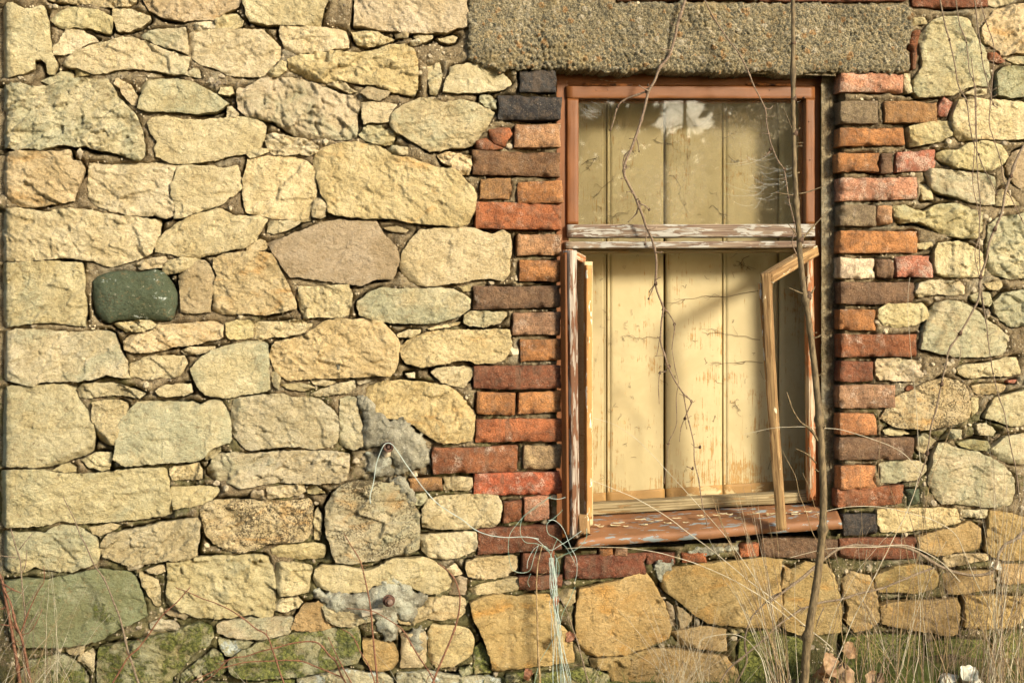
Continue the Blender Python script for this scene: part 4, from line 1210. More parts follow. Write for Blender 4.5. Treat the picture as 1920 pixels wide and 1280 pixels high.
def beam(name, p0, p1, w, h, mat, parent, wdir=(1, 0, 0), seg=40, rnd=0.003, rough=0.0006, seed=0, ends=(0, 0), bow=0.0, gnaw=0.0):
    """rectangular timber from p0 to p1; w along wdir, h across; edges rounded, ends may be splintered"""
    p0 = np.array(p0, float); p1 = np.array(p1, float)
    ax = p1 - p0; L = np.linalg.norm(ax); ax /= L
    wd = np.array(wdir, float); wd -= ax * wd.dot(ax); wd /= np.linalg.norm(wd)
    hd = np.cross(ax, wd)
    # cross section
    sec = []
    a, b = w / 2, h / 2; rr = min(rnd, a * .8, b * .8)
    for sx, sy, t0 in ((1, 1, 0), (-1, 1, 90), (-1, -1, 180), (1, -1, 270)):
        for t in (0, 45, 90):
            sec.append((sx * (a - rr) + rr * math.cos(R(t0 + t)), sy * (b - rr) + rr * math.sin(R(t0 + t))))
    # extra points on the wide faces
    S2 = []
    for i in range(len(sec)):
        q0, q1 = sec[i], sec[(i + 1) % len(sec)]
        S2.append(q0)
        d = math.hypot(q1[0] - q0[0], q1[1] - q0[1]); k = int(d // 0.009)
        for j in range(1, k + 1): S2.append((q0[0] + (q1[0] - q0[0]) * j / (k + 1), q0[1] + (q1[1] - q0[1]) * j / (k + 1)))
    S2 = np.array(S2); m = len(S2)
    per = np.cumsum(np.r_[0, np.hypot(*(np.roll(S2, -1, 0) - S2).T)])
    V = []; UV = []
    for i in range(seg + 1):
        t = i / seg
        for k in range(m):
            x, y = S2[k]
            nn = float(noise(np.array(t * L * 16.0), np.array(k * 0.9 + seed * 3.1), seed)) * rough
            g_ = 0
            if gnaw: g_ = gnaw * max(0, float(noise(np.array(t * L * 11.0), np.array(k * 0.45), seed + 4)) - 0.1)
            s_ = 1 + nn / max(abs(x), abs(y), 1e-3) - g_
            tt = t * L
            if i == 0: tt += ends[0] * abs(float(noise(np.array(k * 1.7), np.array(seed + .5), 3)))
            if i == seg: tt -= ends[1] * abs(float(noise(np.array(k * 1.7), np.array(seed + .9), 5)))
            bw = bow * math.sin(math.pi * t)
            V.append(p0 + ax * tt + wd * (x * s_ + bw) + hd * y * s_); UV.append((t * L, per[k]))
    F = []
    for i in range(seg):
        for k in range(m):
            F.append([i * m + k, i * m + (k + 1) % m, (i + 1) * m + (k + 1) % m, (i + 1) * m + k])
    F.append(list(range(m))[::-1]); F.append([seg * m + k for k in range(m)])
    return mesh_obj(name, V, F, mat, parent, uvs=UV)

def v3(px, py, d): return pix(px, py, d)

# ------------------------------------------------------------------ timber materials
BROWN = (0.170, 0.060, 0.015)
W_BROWN = m_wood('brown_painted_wood', BROWN, (0.34, 0.20, 0.11), 0.22, rough=0.5, paint_var=0.16)
W_WORN = m_wood('worn_brown_wood', (0.33, 0.12, 0.04), (0.55, 0.44, 0.30), 0.50, under2=(0.25, 0.14, 0.06), rough=0.65)
W_WHITE = m_wood('weathered_white_wood', (0.36, 0.335, 0.285), (0.27, 0.205, 0.14), 0.52, under2=(0.10, 0.055, 0.035), rough=0.8, paint_var=0.08)
W_OLD = m_wood('old_brown_and_grey_wood', (0.15, 0.065, 0.03), (0.46, 0.40, 0.32), 0.54, under2=(0.13, 0.07, 0.04), rough=0.8)
W_BARE = m_wood('bare_ochre_wood', (0.21, 0.115, 0.042), (0.36, 0.225, 0.095), 0.60, under2=(0.15, 0.08, 0.03), rough=0.8, flake=((0.70, 0.62, 0.42), -1.0))
W_FLAKE = m_wood('flaking_cream_over_brown_wood', (0.42, 0.21, 0.065), (0.36, 0.19, 0.07), 0.3, rough=0.7, flake=((0.66, 0.60, 0.46), -0.1))
W_CRACK = m_wood('crackled_cream_paint', (0.47, 0.38, 0.205), (0.30, 0.17, 0.06), 0.02, rough=0.55, crackle=True, paint_var=0.05)
W_ROT = m_wood('rotten_rail_wood', (0.26, 0.165, 0.07), (0.34, 0.265, 0.145), 0.62, under2=(0.14, 0.10, 0.045), rough=0.9)
W_SILL = m_wood('sill_paint', (0.24, 0.110, 0.048), (0.19, 0.22, 0.225), 0.16, under2=(0.13, 0.15, 0.15), rough=0.6, streak=9.0, flake=((0.23, 0.26, 0.26), 0.1))

def m_board():
    """cream paint worn away in vertical streaks to ochre; more towards the foot of the boards"""
    g = G('cream_board_paint', 0.5, 0.3)
    uv = g.n('ShaderNodeUVMap', uv_map='UVMap').outputs[0]
    sp = g.n('ShaderNodeSeparateXYZ'); g.l(uv, sp.inputs[0])
    r = g.n('ShaderNodeObjectInfo').outputs['Random']
    s = g.n('ShaderNodeVectorMath', operation='SCALE'); s.inputs[0].default_value = (7.0, 11.0, 3.0); g.l(r, s.inputs[3])
    a = g.n('ShaderNodeVectorMath', operation='ADD'); g.l(uv, a.inputs[0]); g.l(s.outputs[0], a.inputs[1]); q = a.outputs[0]
    st = g.noise(g.scale(q, (10, 330, 1)), 1.0, 4, 0.7)
    st2 = g.noise(g.scale(q, (60, 420, 1)), 1.0, 2, 0.6)
    big = g.noise(q, 7.0, 5, 0.62, 0.4); mid = g.noise(q, 34.0, 5, 0.65, 0.4)
    low = g.step(sp.outputs[0], 0.30, 0.0)           # u = height above the foot
    m = g.math('ADD', g.math('MULTIPLY', st, 0.42), g.math('ADD', g.math('MULTIPLY', big, 0.33), g.math('MULTIPLY', mid, 0.25)))
    m = g.math('ADD', m, g.math('MULTIPLY', low, 0.035))
    mask = g.math('MULTIPLY', g.step(m, 0.556, 0.585), g.step(st2, 0.36, 0.46))
    n = g.noise(q, 300, 3, 0.6)
    col = g.mix(g.step(big, 0.35, 0.65), (0.42, 0.33, 0.165), (0.48, 0.385, 0.205))
    col = g.mix(g.math('MULTIPLY', g.step(mid, 0.62, 0.70), 0.30), col, (0.56, 0.38, 0.16))
    col = g.mix(mask, col, (0.38, 0.215, 0.065))
    sm = g.step(g.noise(q, 15, 4, 0.6, 0.3), 0.70, 0.76)
    col = g.mix(g.math('MULTIPLY', sm, 0.45), col, (0.36, 0.17, 0.06))
    sk = g.step(g.noise(q, 120, 2, 0.5), 0.75, 0.79)
    col = g.mix(g.math('MULTIPLY', sk, 0.8), col, (0.10, 0.06, 0.03))
    nr = g.bump(g.math('SUBTRACT', 1.0, mask), 0.0008, 0.7); nr = g.bump(n, 0.0004, 0.5, nr)
    return g.out(col, nr)
W_BOARD = m_board()
W_SKIRT = m_wood('ochre_skirting_paint', (0.34, 0.19, 0.06), (0.54, 0.42, 0.22), 0.38, under2=(0.46, 0.32, 0.14), rough=0.6, streak=6.0)
SEAM_SHADE = m_simple('seam_shade', (0.030, 0.022, 0.015), (0.05, 0.036, 0.025))  # near-black colour standing for the shade behind the board seams
IRON = m_simple('rusty_iron', (0.045, 0.024, 0.018), (0.13, 0.06, 0.035), 160, 0.75, 0.4, 0.0006)

# ------------------------------------------------------------------ boards behind the window
BD = 0.205
def boards():
    t = empty('board_partition', P(1300, 940, BD), 'vertical cream painted boards behind the window, worn to ochre near the foot', 'wooden boards')
    ztop = float(pix(1300, 120, BD)[2]) + 0.05
    def zfoot(px): return float(pix(px, 952 - (px - 1110) * 0.105, BD)[2]) - 0.03
    seams = [(1020, 1136.5, 0), (1138.5, 1245, 0.0015), (1249, 1354.5, -0.001), (1356, 1459.5, 0.001), (1461, 1600, -0.006)]
    for k, (a, b, off) in enumerate(seams):
        x0 = float(pix(a, 640, BD)[0]); x1 = float(pix(b, 640, BD)[0])
        z0 = zfoot((a + b) / 2); w = x1 - x0
        # profile across the board: moulded bead at the left, chamfers at the seams
        prof = [(0.0, 0.006), (0.0012, 0.001)]
        if k in (1, 3): prof += [(0.0035, 0.0), (0.0055, 0.0015), (0.0075, 0.003), (0.0100, 0.003), (0.0115, 0.0)]
        prof += [(u, 0.0) for u in np.linspace(0.018, w - 0.012, 9)]
        if k == 0: prof += [(w - 0.010, 0.0), (w - 0.008, 0.003), (w - 0.006, 0.003), (w - 0.004, 0.0)]
        prof += [(w - 0.0012, 0.001), (w, 0.006)]
        V = []; UV = []; nz = 60; m = len(prof)
        for i in range(nz + 1):
            z = z0 + (ztop - z0) * i / nz
            for (u, dd) in prof:
                V.append((x0 + u, BD + off + dd + 0.0006 * float(noise(np.array(z * 3), np.array(u * 20 + k * 5), 3)), z)); UV.append((z - z0 - 0.03, u))
        F = [[i * m + j, i * m + j + 1, (i + 1) * m + j + 1, (i + 1) * m + j] for i in range(nz) for j in range(m - 1)]
        n0 = len(V)
        V += [(x0, BD + 0.025, z0), (x0 + w, BD + 0.025, z0), (x0 + w, BD + 0.025, ztop), (x0, BD + 0.025, ztop)]; UV += [(0, 0)] * 4
        F += [[n0, n0 + 3, n0 + 2, n0 + 1], [0, nz * m, n0 + 3, n0], [m - 1, n0 + 1, n0 + 2, nz * m + m - 1]]
        mesh_obj('board', V, F, W_BOARD, t, uvs=UV)
    # skirting strips at the foot, slightly proud
    for (a, b) in ((1060, 1136), (1137, 1246), (1249, 1354), (1355, 1449), (1452, 1560)):
        yt = 925 - (a - 1110) * 0.066; yb = 925 - (b - 1110) * 0.066
        c0 = (v3(a, yt + 14, BD - .005) + 0); c1 = v3(b, yb + 14, BD - .005)
        beam('skirting', c0, c1, 0.045, 0.008, W_SKIRT, t, wdir=(0, 0, 1), seg=10, rnd=0.001)
    xa = float(pix(1000, 640, BD)[0]); xb = float(pix(1640, 640, BD)[0])
    box('seam_shade_sheet', xa, xb, BD + 0.04, BD + 0.06, 0.2, ztop + .1, SEAM_SHADE, t)  # added sheet closing the back; its dark colour makes the open seam read as shade
boards()
# twigs of dead ivy stuck to the boards
def tendrils():
    rr = np.random.default_rng(41); c = newcoll()
    starts = [(1425, 545, -170, 20), (1425, 637, -110, -15), (1430, 680, -95, -10), (1465, 565, 60, 35), (1462, 690, 50, 15), (1240, 630, -70, 8), (1405, 480, -30, 25),
              (1470, 745, 10, 55), (1490, 610, -15, 55), (1455, 765, 45, 4), (1295, 235, 60, -8), (1225, 262, 60, -6), (1120, 300, -45, 20), (1150, 330, -50, 35),
              (1255, 330, 30, 50), (1355, 260, 28, -20), (1330, 390, 45, 20), (1190, 290, -35, 12), (1365, 290, 25, 8), (1180, 395, -30, 10), (1380, 490, 25, 30), (1090, 310, 30, -12),
              (1392, 462, -26, 22), (1440, 880, 30, -35), (1370, 750, 18, 26)]
    for (x, y, dx, dy) in starts:
        n = 9; p = [(x, y)]
        for i in range(n):
            p.append((p[-1][0] + dx / n + rr.normal(0, 2.2), p[-1][1] + dy / n + rr.normal(0, 2.6)))
        d = BD - 0.003
        pts = [v3(a, b, d) for a, b in p]
        sweep('', pts, np.linspace(0.0007, 0.0003, len(pts)), None, sides=4, coll=c)
        for _ in range(4):
            i = rr.integers(2, n); q = [p[i]]
            for k in range(4): q.append((q[-1][0] + rr.normal(dx / 25, 4), q[-1][1] + rr.normal(0, 4)))
            sweep('', [v3(a, b, d) for a, b in q], np.linspace(0.0005, 0.0002, 5), None, sides=4, coll=c)
    for _ in range(70):
        x, y = rr.uniform(1110, 1500), rr.uniform(200, 900)
        pts = [v3(x, y, BD - .002)]; 
        for k in range(3): x += rr.normal(0, 3.5); y += rr.normal(0, 4); pts.append(v3(x, y, BD - .002))
        sweep('', pts, 0.0005, None, sides=3, coll=c)
    o = flush('ivy_tendrils', c, m_simple('dead_root', (0.05, 0.03, 0.02), (0.13, 0.08, 0.04), 200))
    o['kind'] = 'stuff'
tendrils()

# ------------------------------------------------------------------ the window
win = empty('window', P(1300, 1000, FD), 'old wooden window, brown paint peeling, glazed above and with two open sashes below', 'window')
# outer frame
beam('frame_head', v3(1030, 152, FD + .03), v3(1550, 155, FD + .03), 0.036, 0.06, W_BROWN, win, wdir=(0, 0, 1), seed=1)
beam('frame_post', v3(1049, 120, FD + .03), v3(1051, 1005, FD + .03), 0.040, 0.06, W_BROWN, win, wdir=(1, 0, 0), seed=2, seg=60)
beam('frame_post', v3(1530.5, 130, FD + .012), v3(1531, 985, FD + .012), 0.019, 0.022, W_BROWN, win, wdir=(1, 0, 0), seed=3, seg=60)
beam('frame_post', v3(1524, 440, FD + .050), v3(1526, 945, FD + .050), 0.034, 0.05, W_WORN, win, wdir=(1, 0, 0), seed=4, seg=60, rough=0.001)
# upper sash
us = FD - 0.012
sash = beam('sash_rail', v3(1061, 174.5, us + .018), v3(1524, 175.5, us + .018), 0.034, 0.034, W_BROWN, win, wdir=(0, 0, 1), seed=5, rnd=0.002)
beam('sash_stile', v3(1072, 187, us + .019), v3(1072, 421, us + .019), 0.033, 0.034, W_BROWN, win, wdir=(1, 0, 0), seed=6, rnd=0.004)
beam('sash_stile', v3(1515.5, 187, us + .019), v3(1515.5, 421, us + .019), 0.027, 0.034, W_BROWN, win, wdir=(1, 0, 0), seed=7, rnd=0.003)
beam('glazing_bead', v3(1080, 189.5, us + .040), v3(1512, 189.5, us + .040), 0.010, 0.03, W_BROWN, win, wdir=(0, 0, 1), seed=16, rnd=0.002)
beam('glazing_bead', v3(1503, 190, us + .042), v3(1503, 425, us + .042), 0.012, 0.03, W_BROWN, win, wdir=(1, 0, 0), seed=17, rnd=0.002)
beam('sash_rail', v3(1062, 434, us + .014), v3(1523, 433, us + .014), 0.036, 0.042, W_WHITE, win, wdir=(0, 0, 1), seed=8, rough=0.0012)['label'] = 'weathered whitish bottom rail of the upper sash'
beam('transom', v3(1058, 460.5, us + .008), v3(1523, 459, us + .008), 0.019, 0.050, W_WHITE, win, wdir=(0, 0, 1), seed=9, rough=0.0012)['label'] = 'peeling white transom below the upper sash'
beam('transom_rebate', v3(1060, 471, us + .035), v3(1523, 469, us + .035), 0.014, 0.04, W_ROT, win, wdir=(0, 0, 1), seed=10)
# glass
def m_glass():
    g = G('dusty_glass')
    nt = g.nt; nt.nodes.remove(g.b)
    out = nt.nodes['Material Output']
    tr = g.n('ShaderNodeBsdfTransparent'); tr.inputs[0].default_value = (0.985, 0.98, 0.95, 1)
    gl = g.n('ShaderNodeBsdfGlossy'); gl.inputs['Roughness'].default_value = 0.02; gl.inputs[0].default_value = (0.95, 1, 1, 1)
    df = g.n('ShaderNodeBsdfDiffuse'); df.inputs[0].default_value = (0.42, 0.36, 0.25, 1)
    fr = g.n('ShaderNodeFresnel'); fr.inputs[0].default_value = 1.52
    f2 = g.math('MULTIPLY', fr.outputs[0], 1.15, clamp=True)
    p = g.pos(False)
    n1 = g.noise(p, 6, 5, 0.65, 0.8); n2 = g.noise(p, 130, 4, 0.7); n3 = g.noise(p, 420, 2, 0.6)
    d = g.math('ADD', g.math('MULTIPLY', g.step(n1, 0.45, 0.75), 0.07), 0.005)
    d = g.math('ADD', d, g.math('MULTIPLY', g.step(n3, 0.62, 0.70), 0.28))
    d = g.math('ADD', d, g.math('MULTIPLY', g.math('MULTIPLY', g.step(n2, 0.5, 0.66), g.step(n1, 0.45, 0.65)), 0.20))
    m1 = g.n('ShaderNodeMixShader'); g.l(f2, m1.inputs[0]); g.l(tr.outputs[0], m1.inputs[1]); g.l(gl.outputs[0], m1.inputs[2])
    m2 = g.n('ShaderNodeMixShader'); g.l(d, m2.inputs[0]); g.l(m1.outputs[0], m2.inputs[1]); g.l(df.outputs[0], m2.inputs[2])
    g.l(m2.outputs[0], out.inputs[0])
    return g.m
gx0, gx1 = float(pix(1078, 300, us + .022)[0]), float(pix(1510, 300, us + .022)[0])
gz0, gz1 = float(pix(1300, 426, us + .022)[2]), float(pix(1300, 183, us + .022)[2])
box('window_pane', gx0, gx1, us + .022, us + .025, gz0, gz1, m_glass(), win)
# nails and a lead clip on the sash
def stud(px, py, d, r, parent=win, name='nail', mat=None):
    c = v3(px, py, d)
    sweep_o = sweep(name, [c + np.array([0, .004, 0]), c, c - np.array([0, r * .5, 0])], [r, r, r * .55], mat or IRON, parent, sides=8)
    sweep_o.data.polygons.foreach_set('use_smooth', np.zeros(len(sweep_o.data.polygons), bool))
    return sweep_o
for px, py in ((1508, 183), (1072, 432), (1294, 440), (1517, 431)): stud(px, py, us - .004, 0.0032)
for px, py in ((1118, 169), (1140, 169), (1443, 169), (1517, 228), (1519, 300)): stud(px, py, us - .000, 0.0016)
for px, py in ((1527, 477), (1183, 461), (1299, 460)): stud(px, py, us - .016, 0.0025)
# ventilation slots of the head
for a, b in ((1093, 1186), (1399, 1484)):
    beam('head_slot', v3(a, 158, FD - .001), v3(b, 160, FD - .001), 0.007, 0.005, m_simple('slot_wood', (0.05, 0.025, 0.015), (0.42, 0.16, 0.05), 40), win, wdir=(0, 0, 1), seg=16, rnd=0.002)
# bottom rail of the frame and the sill
beam('frame_bottom_rail', v3(1095, 953, FD + .050), v3(1545, 927, FD + .050), 0.030, 0.065, W_ROT, win, wdir=(0, 0, 1), seed=11, rough=0.0016, gnaw=0.05)['label'] = 'rotten bare bottom rail of the frame'

def sill():
    # sloping board: back edge on the frame, front edge nosed; runs past the opening on the right
    nu, nv = 90, 18
    b0, b1 = v3(1103, 966, FD + .035), v3(1562, 940, FD + .035)
    f0, f1 = v3(1084, 1011, -0.040), v3(1576, 972, -0.040)
    c0, c1 = v3(1079, 1026, -0.040), v3(1579, 990, -0.040)
    V = []; UV = []; rows = []
    U = np.linspace(0, 1, nu)
    L = np.linalg.norm(f1 - f0); W = np.linalg.norm(b0 - f0)
    def addrow(pa, pb, vv, ns):
        r = []
        for i, u in enumerate(U):
            p = pa + (pb - pa) * u
            w = float(noise(np.array(u * 9), np.array(vv * 9.), 44)) * ns + 0.4 * float(noise(np.array(u * 60), np.array(vv * 90.), 45)) * ns
            p = p + np.array([0, 0, w]); r.append(len(V)); V.append(p); UV.append((u * L, vv))
        rows.append(r)
    for j in range(nv):
        t = j / (nv - 1)
        lip = 0.004 * (1 if 0.28 < t < 0.36 else 0)
        pa = b0 + (f0 - b0) * t + np.array([0, 0, lip]); pb = b1 + (f1 - b1) * t + np.array([0, 0, lip])
        addrow(pa, pb, t * W, 0.0016)
    addrow(f0 + (c0 - f0) * .12 + np.array([0, -.004, -.001]), f1 + (c1 - f1) * .12 + np.array([0, -.004, -.001]), W + .004, 0.0014)
    addrow(f0 + (c0 - f0) * .5 + np.array([0, -.005, 0]), f1 + (c1 - f1) * .5 + np.array([0, -.005, 0]), W + .014, 0.0018)
    addrow(c0 + np.array([0, -.003, 0]), c1 + np.array([0, -.003, 0]), W + .028, 0.0022)
    addrow(c0 + np.array([0, .02, -.002]), c1 + np.array([0, .02, -.002]), W + .05, 0.002)
    e0, e1 = b0 + np.array([0, 0.01, -.03]), b1 + np.array([0, 0.01, -.03])
    addrow(e0, e1, W + .12, 0.0)
    F = []
    for a, b in zip(rows[:-1], rows[1:]):
        for i in range(nu - 1): F.append([a[i], b[i], b[i + 1], a[i + 1]])
    F.append([r[0] for r in rows][::-1]); F.append([r[-1] for r in rows])
    mesh_obj('sill', V, F, W_SILL, win, uvs=UV)
sill()
# curls of cream paint and strips of putty on the sill
rr_ = np.random.default_rng(77)
for k in range(26):
    px = 1115 + k * 16 + rr_.uniform(-8, 8); py = 984 - (px - 1110) * 0.062 + rr_.uniform(-5, 8)
    c = v3(px, py, 0.012); s = rr_.uniform(0.006, 0.016)
    V = []; n = 5
    for i in range(n):
        for j in range(2):
            V.append(c + np.array([(i - 2) * s * .5 + rr_.normal(0, .0008), (j - .5) * s * .7 + rr_.normal(0, .0008), 0.002 + abs(i - 2) * rr_.uniform(0, .0016) + j * .001]))
    F = [[2 * i, 2 * i + 1, 2 * i + 3, 2 * i + 2] for i in range(n - 1)]
    o = mesh_obj('paint_flake', V, F, m_simple('cream_flake', (0.66, 0.55, 0.30), (0.72, 0.64, 0.42), 80) if k == 0 else bpy.data.materials['cream_flake'], win, smooth=False)

# left sash of the lower part, swung out past the wall
bo = BROWN
ls = [beam('open_sash_stile', v3(1068, 470, -.030), v3(1074, 1008, -.045), 0.025, 0.036, W_OLD, win, wdir=(1, .42, 0), seed=21, seg=70, rough=0.0012, ends=(0.0, 0.02), gnaw=0.06),
      beam('open_sash_stile', v3(1057, 474, -.030), v3(1061, 1002, -.045), 0.009, 0.026, W_BROWN, win, wdir=(1, .42, 0), seed=22, seg=60, rough=0.0008, ends=(0, .01)),
      beam('jamb_lining', v3(1088, 492, .048), v3(1089, 985, .048), 0.026, 0.10, W_CRACK, win, wdir=(1, .30, 0), seed=23, seg=60, rough=0.0006, rnd=.004, ends=(0, .03)),
      beam('jamb_stop', v3(1102, 497, -.006), v3(1102.5, 972, -.006), 0.017, 0.022, W_FLAKE, win, wdir=(1, .2, 0), seed=24, seg=60, rough=0.0008, gnaw=0.03),
      beam('sash_corner', v3(1062, 474, -.03), v3(1090, 488, .03), 0.022, 0.030, W_WORN, win, wdir=(0, 0, 1), seed=25, seg=14, ends=(.004, .004)),
      beam('sash_rot', v3(1087, 968, -.03), v3(1090, 1006, -.05), 0.034, 0.05, W_BARE, win, wdir=(1, .30, 0), seed=26, seg=20, rough=0.002, ends=(0, .025), gnaw=.1)]
# right sash, fallen open: top rail and free stile only
beam('open_sash_rail', v3(1524, 470, .045), v3(1437, 522, -.105), 0.030, 0.036, W_BARE, win, wdir=(0, 0, 1), seed=31, seg=24, rough=0.001)
beam('open_sash_stile', v3(1437, 512, -.105), v3(1466, 992, -.085), 0.024, 0.040, W_BARE, win, wdir=(1, -.5, 0), seed=32, seg=70, rough=0.0012, ends=(.004, .008), gnaw=.05, bow=-.004)
beam('glazing_rebate', v3(1425, 530, -.095), v3(1452, 900, -.078), 0.008, 0.022, W_FLAKE, win, wdir=(1, -.5, 0), seed=33, seg=50, rough=0.001, ends=(.01, .03), gnaw=.25)
beam('hinge_stile', v3(1516, 474, .052), v3(1521, 938, .052), 0.020, 0.028, W_WORN, win, wdir=(1, 0, 0), seed=34, seg=60, rough=0.0012, ends=(0, .035), gnaw=.08)
for yy in (560, 840): stud(1517, yy, .035, .0024)
# spider webs on the glass
def webs():
    rr = np.random.default_rng(9); c = newcoll()
    for k in range(34):
        x, y = rr.uniform(1400, 1500), rr.uniform(280, 395)
        dx, dy = rr.uniform(-70, -15), rr.normal(0, 9)
        pts = [v3(x + dx * t, y + dy * t + 5 * math.sin(3 * t), us + .018) for t in np.linspace(0, 1, 7)]
        sweep('', pts, rr.uniform(.00010, .00022), None, sides=3, coll=c)
    for k in range(14):
        x, y = rr.uniform(1085, 1110), rr.uniform(190, 215)
        pts = [v3(x + t * rr.uniform(10, 25), y + t * rr.uniform(5, 20), us + .018) for t in (0, .5, 1)]
        sweep('', pts, .00015, None, sides=3, coll=c)
    o = flush('spider_web', c, m_simple('web_silk', (0.7, 0.72, 0.70), (0.8, 0.8, 0.78)))
    o['kind'] = 'stuff'
webs()

# ------------------------------------------------------------------ fixings in the wall
def pipe_stub():
    t = empty('pipe_stub', P(724, 838, -0.02), 'short rusty pipe stub in the grey cement patch, with wire tied to it', 'pipe')
    c = v3(724, 834, 0); n = 14; ax = np.array([0.05, -1, -0.02]); ax /= np.linalg.norm(ax)
    V = []; F = []
    u = np.cross(ax, [0, 0, 1.]); u /= np.linalg.norm(u); w = np.cross(ax, u)
    prof = [(0.0, .0115), (0.036, .0115), (0.038, .0145), (0.052, .0145), (0.053, .0125), (0.0525, .0080), (0.030, .0075), (0.029, 0.0)]
    for (l, r_) in prof:
        for k in range(n):
            a = 2 * math.pi * k / n
            V.append(c + ax * l + (u * math.cos(a) + w * math.sin(a)) * r_ * (1 + .04 * math.sin(k * 5)))
    for i in range(len(prof) - 1):
        for k in range(n): F.append([i * n + k, i * n + (k + 1) % n, (i + 1) * n + (k + 1) % n, (i + 1) * n + k])
    mesh_obj('pipe', V, F, IRON, t, smooth=False)
    sweep('bolt_head', [c + ax * .046, c + ax * .056], [.005, .0045], IRON, t, sides=6)
pipe_stub()
def hex_bolt():
    t = empty('hex_bolt', P(732, 1122, -0.02), 'rusty hexagonal bolt standing out of the lichened cement patch', 'bolt')
    c = v3(722, 1118, -0.012); ax = np.array([0.12, -1, -0.03]); ax /= np.linalg.norm(ax)
    sweep('shank', [c, c + ax * .05], [.0062, .0062], IRON, t, sides=12)
    e = c + ax * .05
    sweep('washer', [e, e + ax * .004], [.0165, .0165], IRON, t, sides=18)
    sweep('nut', [e + ax * .004, e + ax * .016], [.0135, .0130], IRON, t, sides=6)
    sweep('bolt_end', [e + ax * .012, e + ax * .023, e + ax * .0235], [.0070, .0068, .003], m_simple('worn_iron', (0.13, 0.085, 0.065), (0.22, 0.15, 0.11), 120, 0.5, 0.5), t, sides=12)
hex_bolt()
for o_ in list(C.objects):
    if o_.name.split('.')[0] in ('nut', 'washer', 'bolt_head', 'bolt_end'):
        o_.data.polygons.foreach_set('use_smooth', np.zeros(len(o_.data.polygons), bool))
o = beam('wood_sliver', v3(676, 1152, -.036), v3(718, 1142, -.040), 0.014, 0.010, m_wood('grey_sliver_wood', (0.42, 0.37, 0.27), (0.36, 0.30, 0.20), .4), None, wdir=(0, 0, 1), seg=14, ends=(.01, .01))
tag(o, 'grey wood sliver wedged below the bolt', 'wood sliver')

# ------------------------------------------------------------------ stems, twigs, wire
BARK = m_simple('olive_bark', (0.075, 0.050, 0.022), (0.19, 0.135, 0.065), 160, 0.7, 0.35, 0.0008, (1, 1, .3))
TWIG = m_simple('grey_twig', (0.13, 0.09, 0.055), (0.27, 0.205, 0.135), 220, 0.75, 0.3, 0.0004)
VINE = m_simple('grey_vine', (0.125, 0.08, 0.05), (0.27, 0.195, 0.13), 240, 0.75, 0.3, 0.0005)
REDT = m_simple('red_bramble', (0.12, 0.045, 0.022), (0.24, 0.11, 0.055), 160, 0.6, 0.35, 0.0003)
STRAW = m_simple('straw', (0.19, 0.12, 0.05), (0.38, 0.27, 0.135), 90, 0.6, 0.3, 0.0002)
PALE = m_simple('pale_straw', (0.40, 0.33, 0.21), (0.54, 0.48, 0.35), 60, 0.55, 0.3, 0.0002)
WIREW = m_simple('plastic_twine', (0.34, 0.42, 0.37), (0.54, 0.60, 0.53), 40, 0.45, 0.4, 0.0001)
WIREG = m_simple('green_twine', (0.14, 0.25, 0.18), (0.34, 0.45, 0.36), 40, 0.45, 0.4, 0.0001)
DEADB = m_simple('dark_bud', (0.045, 0.028, 0.018), (0.12, 0.07, 0.04), 300)

def pl(txt, d0, d1=None):
    p = [tuple(float(a) for a in t.split(',')) for t in txt.split()]
    d1 = d0 if d1 is None else d1
    n = len(p)
    return [v3(x, y, d0 + (d1 - d0) * i / max(1, n - 1)) for i, (x, y) in enumerate(p)]

def plant(name, label, cat, mat, mains, twigs=(), buds=(), group=None, base=None):
    """mains: (points, d0, d1, r0, r1); twigs the same and fewer pixels; buds: (px, py, d, r)"""
    m0 = mains[0]
    p0 = pl(m0[0], m0[1], m0[2])[0]
    t = empty(name, Vector(p0.tolist()), label, cat, group)
    for (txt, d0, d1, r0, r1) in mains:
        p = pl(txt, d0, d1)
        sweep('stem', p, 1.1 * np.linspace(r0, r1, len(p)), mat, t, sides=8, smoothpts=5, wob=0.0010, seed=len(txt), knots=17)
    for (txt, d0, d1, r0, r1) in twigs:
        p = pl(txt, d0, d1)
        sweep('side_twig', p, np.linspace(r0, r1, len(p)), mat, t, sides=6, smoothpts=3, wob=0.0012, seed=len(txt) + 3, knots=7)
    rr = np.random.default_rng(len(label) * 7 + 1); sc = newcoll()
    for (txt, d0, d1, r0, r1) in mains:
        q = [tuple(float(a) for a in t_.split(',')) for t_ in txt.split()]
        for i in range(1, len(q) - 1):
            if rr.random() < .35: continue
            f_ = rr.random(); x = q[i][0] + (q[i + 1][0] - q[i][0]) * f_; y = q[i][1] + (q[i + 1][1] - q[i][1]) * f_
            d = d0 + (d1 - d0) * i / len(q); L = rr.uniform(5, 17) * rr.choice([-1, 1]); p = [v3(x, y, d)]
            for k in range(3):
                x += L / 3 + rr.normal(0, 1.2); y -= rr.uniform(-1, 4); p.append(v3(x, y, d - .004 * k * rr.random()))
            rb = min(r0, r1) * .5 + .0003
            sweep('', p, [rb, rb * .8, rb * .6, rb * .9], None, sides=5, coll=sc)
    if sc['n']: flush('spurs', sc, mat, t)['kind'] = 'stuff'
    if buds:
        c = newcoll()
        for (x, y, d, r) in buds:
            q = v3(x, y, d); r = r * 1.25
            sweep('', [q + np.array([0, 0, -r]), q + np.array([0, 0, -r * .4]), q + np.array([r * .3, 0, r * .5]), q + np.array([r * .5, 0, r * 1.3])], [r * .4, r, r * .8, r * .2], None, sides=6, coll=c)
        flush('buds', c, DEADB, t)['kind'] = 'stuff'
    return t

